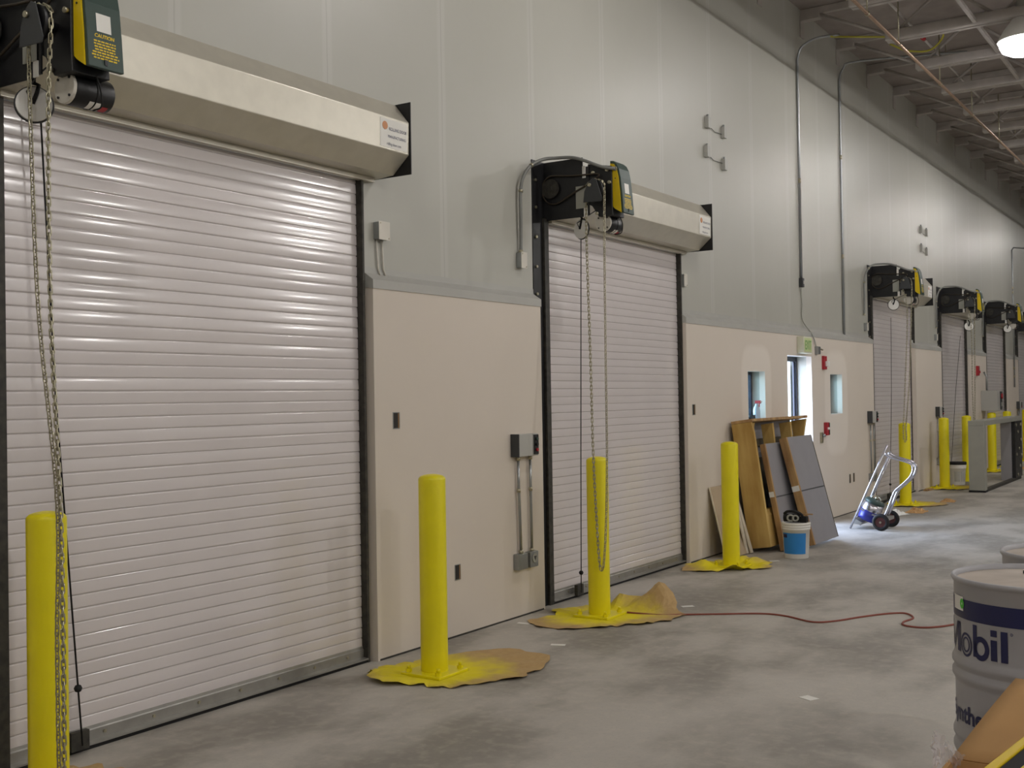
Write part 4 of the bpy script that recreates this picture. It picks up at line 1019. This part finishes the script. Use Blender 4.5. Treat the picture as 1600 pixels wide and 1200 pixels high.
for i in range(n):
    row = []
    for j in range(n):
        u, v = i/(n-1), j/(n-1)
        p = Vector((4.005 - .03*math.sin(u*PI) + .11*u*(1-v), 3.30 + .27*u, .665 - .50*v + .05*math.sin(u*5+1)))
        p += Vector((rn.uniform(-1, 1), rn.uniform(-1, 1), rn.uniform(-1, 1)))*.008; row.append(p)
    G.append(pf.verts(row))
for i in range(n-1):
    for j in range(n-1): pf.face([G[i][j], G[i+1][j], G[i+1][j+1], G[i][j+1]])
tag(pf.build('plastic_film', M['plastic'], loc=(3.99, 3.4, .5)), 'crumpled clear plastic film hanging on the left side of the open carton', 'plastic')

# ------------------------------------------------------------------ pipes under the roof and high-bay lamps
def run(name, x, z, r, m_, label, hang, fit=None):
    root = thing(name, (x, 8.0, z), label, 'pipe')
    MB().tube([(0, 0, 0), (0, 15, 0), (0, 32, 0)], r, 12).build('pipe', m_, root)
    for y in hang:
        h = MB(); h.cyl((0, y-8, r), (0, y-8, ZDECK-z-.09), .008, n=8); h.build('hanger_rod', M['zinc'], root)
        h = MB(); h.torus((0, y-8, 0), (0, 1, 0), r+.006, .006, 20, 6); h.build('hanger_ring', M['zinc'], root)
    if fit:
        for y in fit: MB().cyl((0, y-8-.05, 0), (0, y-8+.05, 0), r+.012, n=14).build('coupling', M['redpaint'], root)
run('sprinkler_pipe', 1.36, 5.80, .019, M['copper'], 'long thin rust coloured pipe hung on rods, nearest below the roof', (12.3, 13.6, 15.7, 17.75, 19.9, 22.5))
run('sprinkler_pipe', 1.27, 6.30, .017, M['steelgray'], 'long grey pipe with red couplings close under the roof', (11.0, 16.5, 22.0), (15.2, 19.8))
for k, (xx, y0, y1) in enumerate(((2.1, 12.4, 30.5), (3.0, 12.4, 30.5))):
    tag(MB().box(-.02, .02, 0, y1-y0, -.0, .05).build('bridging_bar', M['steelgray'], loc=None), ('bridging angle nearest the wall, running across the joists', 'bridging angle farther from the wall, running across the joists')[k], 'steel bar').location = (xx, y0, 6.06)
def lamp(x, y, z, power=84):
    root = thing('high_bay_lamp', (x, y, z), 'lit high bay lamp at the top right corner of the photo', 'ceiling lamp', 'lit high bay lamps')
    h = MB(); h.lathe([(.09, .27), (.13, .24), (.22, .12), (.285, .0), (.30, -.002), (.30, .004), (.23, .13), (.135, .255), (.06, .29), (0, .29)], 32); h.build('reflector', M['white'], root)
    MB().cyl((0, 0, .29), (0, 0, .52), .09, n=20).build('ballast', M['graybox'], root, bevel=.006)
    l = MB(); l.lathe([(.283, -.001), (.275, -.05), (.245, -.11), (.17, -.15), (0, -.17)], 32); l.build('lens', M['lamp'], root)
    MB().cyl((0, 0, .52), (0, 0, ZDECK-z), .006, n=6).build('hanger', M['zinc'], root)
    li = bpy.data.lights.new('bulb', 'POINT'); li.energy = power; li.shadow_soft_size = .035; li.color = (1, .965, .93)
    o = bpy.data.objects.new('bulb', li); COL.objects.link(o); o.parent = root; o.location = (0, 0, .0)
    return root
LX, LZ = 2.62, 5.78
l0 = lamp(LX, 14.3, LZ)
row_bulb = [ch for ch in l0.children if ch.type == 'LIGHT'][0].data.copy(); row_bulb.energy = 98
far_bulb = [ch for ch in l0.children if ch.type == 'LIGHT'][0].data.copy(); far_bulb.energy = 210
for (x, y) in ((LX, 7.9), (LX, 1.5), (LX, 20.7), (LX, 27.1), (LX, 33.5), (LX, -4.9), (8.6, 2.4), (8.6, 8.4), (8.6, 14.4), (8.6, 20.4), (8.6, -3.6), (14.4, 2.4), (14.4, 8.4), (14.4, 14.4), (14.4, 20.4)):
    c = copy_tree(l0); c.location = (x, y, LZ)
    if x > 5:
        for ch in c.children:
            if ch.type == 'LIGHT': ch.data = far_bulb
    if x < 5 and y > 14:
        for ch in c.children:
            if ch.type == 'LIGHT': ch.data = row_bulb
    c['label'] = 'lit high bay lamp outside the photo'

# ------------------------------------------------------------------ sky outside, camera, look
wd = bpy.data.worlds.new('sky'); scene.world = wd; wd.use_nodes = True
N = wd.node_tree.nodes; L = wd.node_tree.links; bg = N['Background']
sky = N.new('ShaderNodeTexSky'); sky.sky_type = 'NISHITA'; sky.sun_disc = False; sky.sun_elevation = .7; sky.sun_rotation = 1.0; sky.altitude = 0; sky.dust_density = 4
mx = N.new('ShaderNodeMix'); mx.data_type = 'RGBA'; mx.inputs[0].default_value = .6; mx.inputs[7].default_value = (.72, .78, 1.0, 1)
L.new(sky.outputs[0], mx.inputs[6]); L.new(mx.outputs[2], bg.inputs[0]); bg.inputs[1].default_value = 10.0
def portal(y0, y1, z0, z1):
    li = bpy.data.lights.new('daylight_opening', 'AREA'); li.shape = 'RECTANGLE'; li.size = y1-y0; li.size_y = z1-z0; li.cycles.is_portal = True
    o = bpy.data.objects.new('daylight_opening', li); COL.objects.link(o); o.location = (-.24, (y0+y1)/2, (z0+z1)/2)
    o.rotation_euler = Matrix(((0, 0, -1), (1, 0, 0), (0, 1, 0))).to_euler() if False else (PI/2, 0, -PI/2)
portal(DY0, DY1, 0, DZ)
for a, b, c, d in WIN: portal(a, b, c, d)

cam = bpy.data.cameras.new('camera'); co = bpy.data.objects.new('camera', cam); COL.objects.link(co); scene.camera = co
f, yaw, pitch, roll, CX, CZ = 1754.9, .5834, .0123, -.0158, 4.7813, 1.686
cam.sensor_width = 36; cam.lens = f / 1600 * 36; cam.clip_end = 200
cy, sy, cp, sp = math.cos(yaw), math.sin(yaw), math.cos(pitch), math.sin(pitch)
fw = Vector((-sy*cp, cy*cp, sp)); rt = Vector((cy, sy, 0)); up = rt.cross(fw)
r2 = rt*math.cos(roll) + up*math.sin(roll); u2 = up*math.cos(roll) - rt*math.sin(roll)
m4 = Matrix((r2, u2, -fw)).transposed().to_4x4(); m4.translation = (CX, 0, CZ); co.matrix_world = m4

vs = scene.view_settings; vs.view_transform = 'Standard'; vs.look = 'None'; vs.gamma = 1.0; vs.use_curve_mapping = False; vs.exposure = 0.0
cy_ = scene.cycles; cy_.use_denoising = True; cy_.max_bounces = 8; cy_.diffuse_bounces = 5; cy_.glossy_bounces = 4; cy_.transparent_max_bounces = 16; cy_.sample_clamp_indirect = 6
